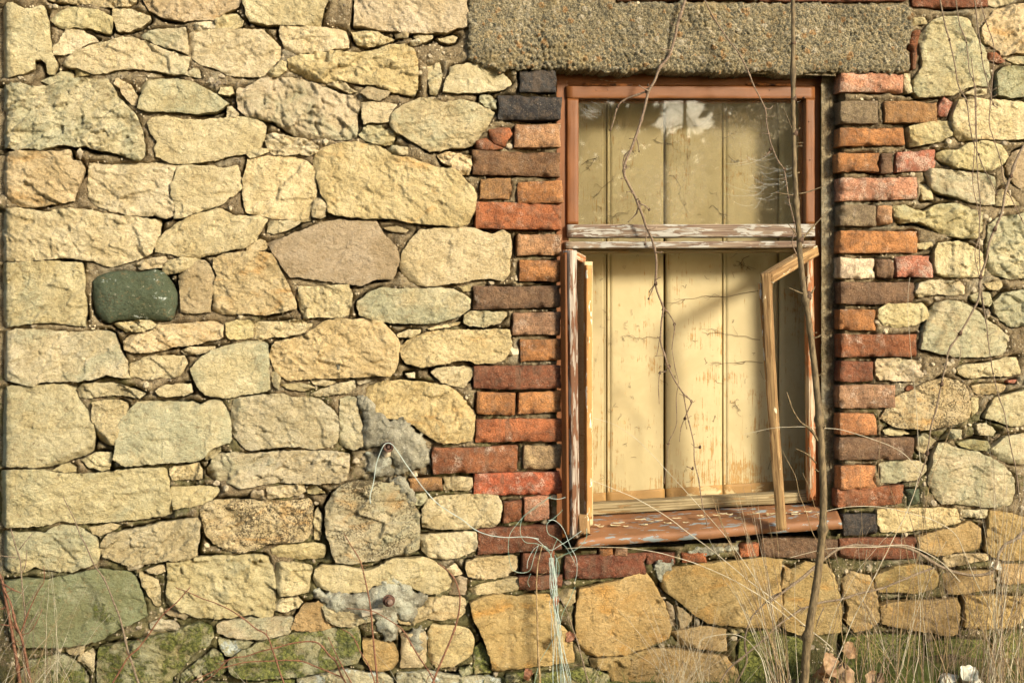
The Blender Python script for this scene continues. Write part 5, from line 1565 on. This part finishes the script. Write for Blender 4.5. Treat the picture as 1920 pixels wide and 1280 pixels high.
# sapling in front of the window's right side
plant('sapling', 'slender olive-brown sapling trunk crossing the right side of the window', 'sapling', BARK,
      [('1487,-40 1487,60 1487,180 1488,240 1490,320 1493,380 1498,440 1500,480 1507,540 1516,600 1524,660 1531,730 1537,800 1541,860 1544,920 1543,980 1538,1040 1530,1100 1520,1160 1512,1220 1506,1320', -.42, -.42, .0047, .0106)],
      [('1500,452 1520,430 1553,395', -.42, -.40, .0026, .0011), ('1498,446 1488,432 1478,420', -.42, -.43, .0018, .0009),
       ('1495,364 1520,358 1548,348', -.42, -.41, .0017, .0008), ('1492,366 1468,363 1450,360', -.42, -.43, .0015, .0007),
       ('1488,250 1478,225 1470,205', -.42, -.43, .0017, .0009), ('1489,252 1500,240 ', -.42, -.43, .0014, .0008),
       ('1514,557 1522,548 1528,537', -.42, -.41, .0024, .0012), ('1512,553 1495,546 1480,540', -.42, -.44, .0022, .0010),
       ('1535,830 1520,805 1500,790 1485,765 1475,735', -.42, -.46, .0034, .0015), ('1530,868 1515,852 1492,841', -.42, -.45, .0020, .0009),
       ('1489,268 1506,268', -.42, -.42, .0010, .0006), ('1524,624 1532,623', -.42, -.42, .0012, .0007), ('1535,748 1545,747', -.42, -.42, .0012, .0007)],
      [(1487, 81, -.42, .0062), (1488, 185, -.42, .0066), (1490, 250, -.42, .007), (1500, 450, -.42, .0078), (1514, 556, -.42, .0088)])

# vine hanging down the middle of the window
plant('hanging_vine', 'knotty grey vine hanging from the lintel down the middle of the window', 'vine', VINE,
      [('1292,-30 1282,10 1272,40 1265,72 1254,106 1238,126 1228,150 1216,172 1207,210 1196,245 1183,280 1172,305 1170,325 1178,345 1189,365 1197,385 1205,405 1212,425 1222,448 1229,475 1231,505 1228,532', -.05, .02, .0036, .0030),
       ('1228,532 1236,556 1243,578 1240,608 1239,640 1246,665 1253,688 1265,712 1281,737 1296,752 1290,768 1284,784', .02, .06, .0026, .0016),
       ('1281,737 1288,775 1294,800 1301,832 1302,862 1310,900 1316,940 1324,975 1331,1000', .06, -.02, .0015, .0014)],
      [('1213,171 1195,178 1170,187 1158,200 1152,222 1145,243', .0, .02, .0026, .0016), ('1192,255 1196,268 1198,284', .0, .01, .0017, .0009),
       ('1183,282 1172,290 1168,310 1173,332', .0, .01, .0018, .0012), ('1197,380 1210,386 1217,393', .01, .02, .0020, .0012),
       ('1197,380 1193,400 1177,417', .01, .02, .0020, .0010), ('1211,424 1212,440 1209,458', .01, .0, .0018, .0012),
       ('1228,532 1222,545 1216,560', .02, .03, .0015, .0008), ('1228,532 1217,548', .02, .03, .0015, .001), ('1243,578 1252,584 1257,592 1264,607 1263,630 1260,655', .04, .05, .0021, .0010),
       ('1260,655 1266,690 1272,715 1268,745 1269,790 1262,812 1253,832 1250,870 1245,905', .05, .06, .0009, .0010), ('1243,578 1240,612 1236,640 1231,668', .04, .05, .0018, .0008),
       ('1254,687 1246,697 1237,699 1235,730 1236,757', .05, .06, .0018, .0008), ('1284,784 1277,800 1274,828', .06, .07, .0011, .0007), ('1284,784 1288,804', .06, .07, .0012, .0008),
       ('1301,838 1312,839', .06, .05, .0014, .0010), ('1298,878 1288,874', .05, .04, .0014, .0010), ('1253,832 1248,834', .06, .06, .0012, .0012)],
      [(1213, 171, 0, .0058), (1215, 160, 0, .003), (1144, 244, .02, .0028), (1158, 200, .01, .0032), (1198, 284, .01, .002), (1197, 381, .01, .005), (1217, 393, .02, .003), (1229, 532, .02, .0045),
       (1244, 580, .04, .005), (1264, 608, .05, .0035), (1237, 699, .06, .0035), (1254, 687, .05, .0042), (1296, 752, .06, .003), (1284, 784, .06, .004), (1312, 838, .05, .0035), (1298, 878, .05, .0035),
       (1209, 458, 0, .003), (1216, 560, .03, .0025), (1172, 312, 0, .004), (1253, 832, .06, .003), (1245, 905, .06, .0025)])
plant('thin_vine', 'thin pale vine hanging across the upper right of the glass beside the sapling', 'vine', VINE,
      [('1312,-20 1328,15 1345,45 1366,75 1388,105 1405,140 1418,170 1434,203 1438,235 1446,270 1458,300 1470,318 1474,340 1480,380 1489,417 1488,440 1485,455 1495,480', -.08, -.02, .0019, .0014)],
      [('1434,203 1443,204 1449,198', -.05, -.05, .0014, .0008), ('1446,278 1440,288 1432,294', -.05, -.05, .0016, .0009), ('1485,455 1477,460', -.02, -.02, .001, .001)],
      [(1388, 105, -.06, .0032), (1434, 203, -.05, .0032), (1444, 280, -.05, .0036), (1471, 318, -.04, .0036), (1478, 370, -.04, .003), (1489, 417, -.03, .003)])

# vines hanging down the wall on the far right
for (lab, txt, tw, r0, r1) in [
    ('leftmost pale vine right of the window, hanging from the top down over the bricks', '1760,-20 1768,30 1780,75 1790,120 1797,160 1812,190 1818,235 1826,268 1835,290 1845,318 1858,340 1868,365', '1815,235 1830,234', .0020, .0012),
    ('thin vine between the pale stone and the yellow stone, running straight down', '1790,-20 1798,40 1812,80 1817,130 1828,160 1830,200 1831,260 1833,330 1838,380 1836,440 1838,510 1842,560 1850,610 1853,640 1862,700 1872,740 1882,770 1890,810 1898,850 1905,880 1912,940', '1841,255 1838,270', .0014, .0016),
    ('pale grey vine crossing the top right corner stone', '1826,-20 1832,40 1840,100 1845,130 1855,170 1862,195 1870,203', '1834,45 1850,40', .0017, .0012),
    ('thin vine nearest the right edge, hanging in front of the yellow stone', '1834,-20 1842,20 1852,50 1863,86 1862,130 1858,180 1855,230 1863,260 1876,300 1882,340 1895,368 1915,410 1935,450', '1863,86 1850,92', .0013, .0012),
    ('forked grey twig leaning across the right edge at mid height', '1935,250 1910,290 1895,330 1885,360 1878,400 1865,430 1855,455 1848,490 1838,520 1835,560 1820,590 1800,625 1780,655 1772,690 1765,720 1757,760 1746,800 1738,850 1730,880 1715,920', '1878,400 1868,418;1780,665 1798,675 1802,650;1885,362 1898,372;1872,415 1868,425', .0036, .0018),
    ('thin dark vine against the stones right of the bricks', '1822,110 1827,170 1829,235 1826,300 1824,345 1835,400 1836,440 1828,475 1836,520 1840,560 1848,600', '', .0010, .0012)]:
    tw_ = [(q, -.06, -.05, .0013, .0008) for q in tw.split(';') if q.strip()]
    dd = -0.06 - random.random() * .05
    b = [tuple(float(a) for a in t.split(',')) for t in txt.split()]
    plant('climbing_vine', lab, 'vine', TWIG if 'pale' in lab or 'grey' in lab else VINE, [(txt, dd, dd + .01, r0, r1)], tw_, [(x, y, dd, r0 * 1.5) for x, y in b[2::3]], 'vines hanging over the right side of the wall')

# twigs at lower left
for (lab, txt, tws, r0, r1, mat) in [
    ('long thin brown twig leaning over the big green stone at the lower left', '118,930 135,965 150,1000 160,1020 175,1055 195,1085 212,1125 225,1160 233,1190 240,1220 250,1250 262,1290', [], .0009, .0030, TWIG),
    ('dark crossing twig with a black tip beside the chiselled stone, bottom left', '357,1100 330,1130 305,1152 290,1172 275,1195 258,1215 240,1232 222,1262 205,1290', ['275,1195 285,1180'], .0012, .0022, REDT),
    ('thick reddish stem at the lower left corner', '-10,1060 3,1085 10,1120 18,1160 25,1200 33,1250 40,1300', ['18,1160 30,1175 38,1190', '12,1130 5,1140 -8,1138'], .0030, .0040, REDT),
    ('second reddish stem beside the corner, forking into pale twigs', '5,1100 20,1130 30,1170 42,1200 50,1240 60,1300', ['8,1095 25,1105 42,1112', '2,1170 25,1175 38,1188 60,1180 80,1140', '38,1188 48,1160 70,1110 82,1090 82,1060'], .0020, .0036, REDT),
    ('thin upright twig with side shoots in front of the lower left stones', '20,990 28,1020 38,1050 40,1080 44,1120 47,1150 46,1175 42,1200 45,1240 50,1300', ['46,1138 60,1120 72,1100 80,1085', '40,1075 48,1060 50,1030', '36,1030 60,1000', '30,1045 10,1042 -8,1040', '38,1188 62,1160 80,1140'], .0014, .0020, TWIG),
    ('low arching bramble with buds crossing the moss-green stone', '378,1280 400,1265 430,1235 460,1230 490,1220 520,1213 550,1205 575,1202 597,1205 615,1225 630,1240 640,1265 655,1290', ['415,1240 425,1236', '630,1240 626,1228'], .0012, .0022, REDT),
    ('second arching bramble just below the first one', '360,1278 400,1258 440,1245 470,1240 510,1238 560,1238 590,1248 620,1260 640,1268', [], .0012, .0018, REDT),
    ('thin twig rising beside the arching brambles', '333,1103 350,1108 380,1122 405,1130 430,1142 455,1158 480,1178 500,1190 512,1220 525,1260 540,1300', ['500,1190 500,1180', '333,1103 330,1100'], .0009, .0020, REDT),
    ('long straight reddish twig crossing the cement patch with the bolt', '645,1000 660,1025 675,1050 683,1080 690,1110 696,1150 699,1190 703,1230 707,1270 708,1300', [], .0010, .0026, REDT),
    ('twig curving from the bolt patch to the bottom edge', '650,1140 680,1142 705,1148 730,1162 755,1180 770,1205 785,1230 805,1260 820,1290', [], .0008, .0020, REDT),
    ('dark twig curving down beside the ochre stone left of centre', '820,1055 840,1070 855,1090 862,1120 860,1150 852,1180 840,1210 825,1245 815,1270 805,1300', ['815,1270 808,1262 800,1275 803,1290'], .0012, .0028, REDT),
    ('thin twig slanting through the green lichened stone at the bottom', '640,1178 660,1190 675,1220 690,1245 700,1270 708,1300', [], .0010, .0016, REDT),
    ('short twig slanting below the cement patch', '615,1193 630,1225 645,1255 665,1290', [], .0010, .0016, REDT),
    ('tall pale stalk in front of the ochre stone', '1018,1020 1010,1050 1006,1090 1007,1140 1008,1190 1010,1240 1013,1300', [], .0009, .0028, STRAW),
    ('thin stalk leaning from the twine tangle to the bottom', '1045,1110 1060,1140 1075,1180 1085,1210 1095,1250 1110,1300', [], .0010, .0020, TWIG)]:
    dd = -.05 - random.random() * .06
    b = [tuple(float(a) for a in t.split(',')) for t in txt.split()]
    plant('bare_twig' if mat is not STRAW else 'dry_stalk', lab, 'twig', mat, [(txt, dd, dd - .02, r0, r1)], [(q, dd - .004, dd, r0 * .8 + .0004, .0007) for q in tws],
          [(x, y, dd - .003, r0 * 1.1) for x, y in b[1::3]], 'bare twigs in front of the wall')

# big climbing branches at lower right
for (lab, txt, tws, r0, r1, mat) in [
    ('grey-green branch rising from the bottom edge across the ochre stones to the right', '1345,1290 1365,1255 1400,1225 1435,1195 1458,1172 1500,1143 1512,1138 1535,1130 1580,1122 1612,1112 1650,1103 1690,1088 1720,1075 1755,1062', ['1662,1102 1663,1138', '1512,1138 1500,1150', '1545,1138 1535,1160 1530,1175'], .0024, .0030, TWIG),
    ('upper grey-green branch arching from the sapling to the right edge', '1440,1130 1470,1108 1500,1085 1540,1052 1570,1030 1602,1022 1650,1024 1690,1024 1722,1036 1760,1060 1790,1072 1830,1078 1862,1070 1872,1040 1885,1020 1905,1010 1930,985', ['1565,1035 1570,1055', '1625,1030 1620,1068'], .0030, .0042, TWIG),
    ('second grey branch beside it, lower strand', '1380,1280 1400,1240 1396,1200 1408,1160 1420,1145 1445,1120 1475,1105 1510,1080 1530,1062', ['1415,1150 1428,1150'], .0026, .0022, TWIG)]:
    plant('grey_branch', lab, 'branch', mat, [(txt, -.12, -.10, r0, r1)], [(q, -.12, -.12, .0018, .0009) for q in tws], [], 'grey branches sprawling across the lower right wall')

# dry grass stalks that stand out one by one
STK = [
    ('long pale grass stalk arching over the sill to the bottom right', '1108,900 1150,916 1200,938 1250,968 1290,998 1340,1035 1400,1085 1440,1115 1500,1165 1560,1215 1600,1270 1620,1300', .0016, PALE),
    ('thin curved grass stalk crossing the lower boards towards the sill', '1110,783 1150,795 1190,820 1230,860 1262,895 1290,925 1330,970 1360,1005 1400,1060 1430,1110 1450,1170', .0011, PALE),
    ('pair of straw stalks leaning left over the middle of the sill, front one', '1335,928 1345,960 1360,1000 1375,1035 1400,1090 1425,1150 1450,1210 1480,1290', .0017, STRAW),
    ('pair of straw stalks leaning left over the middle of the sill, hind one', '1345,935 1352,975 1370,1015 1395,1070 1415,1120 1440,1190 1460,1250 1470,1300', .0014, STRAW),
    ('pale stalk lying along the underside of the sill', '1060,1028 1110,1025 1160,1026 1210,1031 1260,1042 1320,1062 1380,1090 1430,1120 1480,1160', .0013, PALE),
    ('white arching stalk from the sapling over the black brick to the lower right', '1525,965 1560,955 1600,949 1650,950 1700,960 1750,975 1790,1000 1810,1040 1830,1090 1860,1150 1880,1210 1900,1290', .0014, PALE),
    ('straight pale straw rising steeply right of the sapling', '1725,880 1715,920 1700,960 1680,1000 1650,1060 1625,1110 1600,1160 1580,1210 1560,1260 1545,1300', .0016, PALE),
    ('second straight straw crossing it, leaning the other way', '1835,740 1790,790 1765,850 1745,900 1735,960 1728,1010 1715,1070 1700,1120 1690,1180 1680,1290', .0012, STRAW),
    ('pale looped stalk low in front of the stones left of the sapling', '1305,1230 1315,1200 1335,1192 1370,1188 1395,1195 1415,1215 1430,1240 1440,1290', .0014, PALE),
    ('faint curved stalk in front of the open sash, at mid height', '1395,814 1430,806 1460,801 1500,800 1540,802 1580,806 1620,818 1670,836 1700,855 1730,890', .0010, PALE),
    ('twisted stalk with a fork in front of the hinge side of the window', '1467,845 1480,870 1492,895 1500,930 1512,960 1520,990 1540,1030 1560,1080', .0010, STRAW),
    ('fine straw falling from the pale brick down to the sill', '1706,520 1702,580 1710,680 1718,760 1722,830 1727,880', .0009, PALE),
    ('fine straw hanging beside the lower right bricks', '1642,690 1640,740 1650,800 1648,860 1646,910', .0007, STRAW),
    ('straw crossing below the sapling, sloping down right', '1480,1045 1520,1035 1560,1027 1640,1025 1700,1022 1760,1050 1800,1090', .0012, PALE)]
for lab, txt, r, mat in STK:
    dd = -.14 - random.random() * .12
    if 'boards' in lab or 'over the sill' in lab: dd = -.10
    p = pl(txt, dd, dd - .03)
    o = sweep('grass_stalk', p, np.linspace(r * .55, r, len(p)), mat, None, sides=5, smoothpts=6, wob=.0008, seed=len(lab))
    tag(o, lab, 'grass stalk', 'long dry stalks in front of the wall')

# mass of dry stems: lower right thicket
def thicket():
    rr = np.random.default_rng(21)
    cs = [newcoll() for _ in range(3)]
    mats = [STRAW, TWIG, PALE]
    def stem(bx, by, h, lean, curve, r, d, c):
        n = 7; p = []
        for i in range(n):
            t = i / (n - 1)
            x = bx + lean * t + curve * t * t; y = by - h * (t - 0.10 * t * t * abs(curve) / 100)
            p.append(v3(x, y, d - .05 * (1 - t)))
        sweep('', p, np.linspace(r, r * .35, n), None, sides=4, smoothpts=2, wob=.003, seed=int(rr.integers(999)), coll=c)
    for k in range(150):
        bx = 1500 + 430 * rr.beta(1.6, 1.1); big = rr.random() < .18
        h = rr.uniform(130, 330) * (1.5 if big else 1)
        stem(bx, 1310, h, rr.normal(10, 60), rr.normal(0, 60), rr.uniform(.0007, .0015), rr.uniform(-.24, -.05), cs[rr.choice([0, 1, 2], p=[.40, .52, .08])])
    for k in range(46):      # sheaf at the right edge
        bx = rr.normal(1865, 22); stem(bx, 1310, rr.uniform(250, 560), rr.normal(15, 50), rr.normal(10, 60), rr.uniform(.0006, .0014), rr.uniform(-.26, -.08), cs[rr.integers(0, 3)])
    for k in range(34):      # sheaf left of the sapling
        bx = rr.normal(1468, 14); stem(bx, 1310, rr.uniform(180, 420), rr.normal(-60, 28), rr.normal(-20, 20), rr.uniform(.0006, .0013), rr.uniform(-.20, -.08), cs[rr.integers(0, 3)])
    for k in range(90):      # tuft below the window
        bx = rr.normal(1290, 26); stem(bx, 1300, rr.uniform(60, 190), rr.normal(15, 55), rr.normal(0, 30), rr.uniform(.0004, .0008), rr.uniform(-.16, -.04), cs[rr.choice([0, 2])])
    for k in range(60):      # bottom edge
        bx = rr.uniform(0, 1500); stem(bx, 1310, rr.uniform(30, 110), rr.normal(0, 40), rr.normal(0, 30), rr.uniform(.0004, .0008), rr.uniform(-.16, -.03), cs[rr.integers(0, 3)])
    for k in range(40):      # lower left corner
        bx = rr.uniform(-20, 110); stem(bx, 1310, rr.uniform(60, 280), rr.normal(20, 60), rr.normal(20, 50), rr.uniform(.0004, .0010), rr.uniform(-.16, -.04), cs[rr.integers(0, 3)])
    for nm, c, m in zip(('dry_grass', 'dead_stems', 'pale_grass'), cs, mats):
        o = flush(nm, c, m); o['kind'] = 'stuff'
thicket()

# twine tied to the pipe stub and the tangle below the window's left corner
twp = sweep('binding_wire', pl('695,944 694,930 699,910 703,885 707,865 713,848 722,832 734,832 745,845 760,868 778,893 798,920 822,945 845,960 868,975 890,992 918,1003 950,1007 985,1006 1010,1010', -.055, -.07), .0011, WIREW, None, sides=6, smoothpts=6, wob=.0008)
tag(twp, 'pale wire looped over the pipe stub and sagging down to the twine tangle', 'wire')
def tangle():
    t = empty('twine_tangle', P(1040, 1030, -.09), 'tangle of pale green and white twine hanging below the left corner of the sill', 'twine')
    rr = np.random.default_rng(31)
    loops = ['985,1006 1005,1010 1030,1030 1050,1022 1072,1008 1090,995', '1033,930 1005,948 975,975 955,1005 954,1040 960,1065 975,1073 992,1070 1000,1050 1010,1020',
             '1030,932 1000,955 980,970 975,995 985,1015 1010,1020 1030,1035 1037,1050', '1028,975 1040,975 1052,985 1060,1000 1070,1025 1080,1045 1082,1070 1078,1090',
             '1055,955 1040,970 1025,982 1028,1000 1045,1010 1065,1030 1080,1060', '1100,990 1098,1010 1080,1030 1055,1040 1040,1050',
             '1010,1022 1000,1030 990,1050 988,1065', '1012,1022 1025,1025 1034,1045 1035,1060', '1045,1010 1035,1035 1030,1060 1045,1080 1048,1060 1040,1040',
             '1030,1070 1040,1100 1050,1125', '1078,1100 1070,1120 1055,1150 1045,1185 1030,1210 1012,1240 1000,1290', '995,1075 990,1090 993,1100', '1026,932 1045,935 1060,932']
    for k, L in enumerate(loops):
        sweep('twine', pl(L, -.07 - .012 * (k % 4), -.08), .00075, WIREG if k % 3 else WIREW, t, sides=5, smoothpts=5, wob=.0016, seed=k)
    for k in range(15):
        x0 = 1036 + rr.normal(0, 4); x1 = rr.choice([1045, 1055, 1075, 1090]) + rr.normal(0, 8)
        L = ' '.join('%f,%f' % (x0 + (x1 - x0) * t_ ** 1.5 + rr.normal(0, 2.5), 1045 + t_ * 260) for t_ in np.linspace(0, 1, 7))
        sweep('twine', pl(L, -.09 + rr.uniform(-.02, .02), -.11), rr.uniform(.0005, .0008), WIREW if rr.random() < .75 else WIREG, t, sides=5, smoothpts=4, wob=.002, seed=40 + k)
tangle()

# ------------------------------------------------------------------ dead leaves at the foot of the wall
LEAF = m_simple('dead_leaf', (0.19, 0.105, 0.05), (0.38, 0.25, 0.14), 35, 0.6, 0.35, 0.0008)
LEAFW = m_simple('bleached_leaf', (0.56, 0.53, 0.42), (0.76, 0.74, 0.62), 30, 0.6, 0.35, 0.0008)
def leaf(px, py, d, size, rot, label, seed, mat, curl=1.0):
    rr = np.random.default_rng(seed)
    nu, nv = 15, 11; V = []
    c = v3(px, py, d)
    M = Matrix.Rotation(R(rot[0]), 3, 'X') @ Matrix.Rotation(R(rot[1]), 3, 'Y') @ Matrix.Rotation(R(rot[2]), 3, 'Z')
    for i in range(nu):
        u = i / (nu - 1)
        w = (math.sin(math.pi * u ** 0.8) ** 0.8) * 0.42 * (1 + .10 * math.sin(u * 15 + seed))
        for j in range(nv):
            v = j / (nv - 1) * 2 - 1
            x = (u - .5) * size; y = v * w * size
            z = curl * size * (0.30 * v * v * math.sin(2.2 * u + seed) + .20 * (u - .5) ** 2 * 4 * math.sin(seed * 2.1) + .05 * math.sin(v * 6 + u * 9 + seed) + .13 * float(noise(np.array(u * 3.5 + seed), np.array(v * 2.2), seed)) + .05 * float(noise(np.array(u * 9 + seed), np.array(v * 5.), seed))) - .02 * size * (abs(v) < .1)
            V.append(c + np.array(M @ Vector((x, y, z + rr.normal(0, .0004)))))
    V = np.array(V); nrm = np.array(M @ Vector((0, 0, 1))) * 0.0006
    F = [[i * nv + j, (i + 1) * nv + j, (i + 1) * nv + j + 1, i * nv + j + 1] for i in range(nu - 1) for j in range(nv - 1)]
    n = len(V); V2 = np.vstack([V, V - nrm])
    F += [[a + n for a in f[::-1]] for f in F[:]]
    o = mesh_obj('dead_leaf', V2, F, mat, None)
    tag(o, label, 'leaf', 'dead leaves at the foot of the wall')
for k, (px, py, d, s, rot, lab, mat) in enumerate([
    (1600, 1218, -.14, .060, (60, 70, 10), 'curled brown leaf standing above the other leaves right of the sapling', LEAF),
    (1560, 1245, -.15, .085, (70, 15, 30), 'large crumpled brown leaf nearest the sapling foot', LEAF),
    (1582, 1262, -.17, .070, (50, -20, 80), 'brown leaf folded under the large crumpled one', LEAF),
    (1545, 1272, -.16, .060, (40, 20, -20), 'small dark leaf at the bottom edge beside the sapling', LEAF),
    (1783, 1268, -.18, .055, (35, 10, 15), 'pale bleached leaf lying left of the whitest one at the bottom', LEAFW),
    (1818, 1262, -.20, .060, (55, -15, 40), 'whitest curled leaf at the bottom right', LEAFW),
    (1836, 1275, -.19, .045, (30, 25, -30), 'small white leaf right of the whitest one', LEAFW),
    (1868, 1060, -.10, .040, (60, 10, 10), 'small pale leaf caught among the stems near the right edge', LEAFW),
    (997, 1262, -.08, .040, (75, 60, 20), 'small dark shrivelled leaf below the twine at the bottom', REDT),
    (1066, 1192, -.07, .035, (70, 30, 60), 'shrivelled dark leaf hanging in the twine left of the ochre stone', REDT),
    (1047, 1125, -.09, .030, (80, 50, 70), 'tiny dark leaf caught in the twine under the dark bricks', REDT),
    (1640, 1275, -.20, .060, (40, -10, 60), 'brown leaf flat among the grass roots', LEAF)]):
    leaf(px, py, d, s, rot, lab, k * 1.7 + 3 and int(k * 3 + 5), mat)

# ------------------------------------------------------------------ ground
def ground():
    xs_ = np.concatenate([np.linspace(-40, -3, 14)[:-1], np.linspace(-3, 4, 180), np.linspace(4, 40, 14)[1:]])
    ys_ = np.concatenate([np.linspace(-60, -4, 14)[:-1], np.linspace(-4, 0.06, 110)])
    X, Y = np.meshgrid(xs_, ys_)
    Z = 0.03 * fbm(X * 2, Y * 2, 3, 5) + 0.008 * fbm(X * 20, Y * 20, 3, 6) + 0.02
    Z = Z + 0.045 * np.exp(-((Y - .05) / .22) ** 2) + 0.03 * np.exp(-((Y - .05) / .22) ** 2) * np.clip((X - .6) / .5, 0, 1)
    idx = np.arange(X.size).reshape(X.shape)
    q = np.stack([idx[:-1, :-1], idx[:-1, 1:], idx[1:, 1:], idx[1:, :-1]], -1).reshape(-1, 4)
    g = G('leaf_litter_soil', 0.95, 0.1); p = g.pos(False)
    n1 = g.noise(p, 3, 5, .6); n2 = g.noise(p, 60, 5, .7)
    col = g.mix(g.step(n2, .35, .65), (0.06, 0.045, 0.025), (0.22, 0.16, 0.085))
    col = g.mix(g.step(n1, .45, .6), col, g.mix(n2, (0.05, 0.07, 0.015), (0.16, 0.17, 0.05)))
    o = mesh_obj('ground', np.stack([X.ravel(), Y.ravel(), Z.ravel()], 1), q, g.out(col, g.bump(n2, .01, 1.0)))
    o['kind'] = 'structure'
    # short green grass and moss blades along the foot
    rr = np.random.default_rng(3); c = newcoll()
    for k in range(900):
        x = rr.uniform(-1.45, 1.6); y = -abs(rr.normal(0, .14)) - .01
        z = 0.05; h = rr.uniform(.02, .075) * (1.4 if x > .6 else .8)
        a = rr.normal(0, .02); b = rr.normal(0, .02)
        sweep('', [(x, y, z), (x + a * .5, y + b * .5, z + h * .6), (x + a, y + b, z + h)], [.0012, .0009, .0002], None, sides=3, coll=c)
    o = flush('grass', c, m_simple('green_grass', (0.05, 0.075, 0.02), (0.15, 0.17, 0.05), 20)); o['kind'] = 'stuff'
ground()

# ------------------------------------------------------------------ bare tree and hedge across the yard, seen only mirrored in the glass
def yard_tree(px, py, label, seed, hgt):
    rr = np.random.default_rng(seed)
    t = empty('bare_tree', (px, py, 0), label, 'tree')
    c = newcoll()
    sweep('trunk', [(px, py, -.05), (px + .05, py, hgt * .25), (px - .05, py + .05, hgt * .5)], [.16, .12, .09], BARK, t, sides=10, smoothpts=4)
    def grow(p, d, L, r, lv):
        n = 4; pts = [p]
        for i in range(n):
            d = d + rr.normal(0, .22, 3) + np.array([0, 0, .06]); d /= np.linalg.norm(d)
            pts.append(pts[-1] + d * L / n)
        sweep('', pts, np.linspace(r, r * .5, n + 1), None, sides=4, coll=c)
        if lv > 0:
            for k in range(4 if lv > 1 else 3):
                i = rr.integers(1, n + 1); nd = d + rr.normal(0, .65, 3); nd /= np.linalg.norm(nd)
                grow(pts[i], nd, L * .66, r * .5, lv - 1)
    for k in range(6):
        a = rr.uniform(0, 6.28)
        grow(np.array([px - .05, py + .05, hgt * (.28 + .04 * k)]), np.array([math.cos(a), math.sin(a), 1.0]) / 1.5, hgt * .36, .06, 4)
    flush('crown', c, BARK, t)
yard_tree(4.3, -11.0, 'bare tree across the yard, mirrored in the upper pane', 5, 6.5)

def hedge():
    rr = np.random.default_rng(12); n = 24000
    c0 = np.stack([rr.uniform(-3, 5.7, n), rr.normal(-12.5, .4, n), rr.uniform(0, 1, n)], 1)
    top = 6.4 + 0.7 * noise(c0[:, 0] * .7, c0[:, 0] * 0, 3) + 0.4 * noise(c0[:, 0] * 2.5, c0[:, 0] * 0, 4)
    c0[:, 2] = top * c0[:, 2] ** .9
    # a gap in the foliage where the sky looks through
    q = v3(1290, 215, us + .022); d = q - np.array(CAM); d[1] = -d[1]; t = (-12.5 - q[1]) / d[1]; hole = q + d * t
    w = np.hypot((c0[:, 0] - hole[0]) / .42, (c0[:, 2] - hole[2]) / .32) + .35 * noise(c0[:, 0] * 3, c0[:, 2] * 3, 8)
    c0 = c0[w > 1]; n = len(c0)
    a = rr.normal(0, 1, (n, 3)); a /= np.linalg.norm(a, axis=1)[:, None]
    b = np.cross(a, rr.normal(0, 1, (n, 3))); b /= np.linalg.norm(b, axis=1)[:, None]
    s = rr.uniform(.08, .17, (n, 1))
    V = np.stack([c0 - a * s, c0 + b * s * .5, c0 + a * s, c0 - b * s * .5], 1).reshape(-1, 3)
    F = np.arange(n * 4).reshape(n, 4)
    o = mesh_obj('hedge', V, F, m_simple('hedge_leaf', (0.012, 0.016, 0.008), (0.035, 0.04, 0.02), 5), None, smooth=False)
    o['kind'] = 'stuff'
hedge()
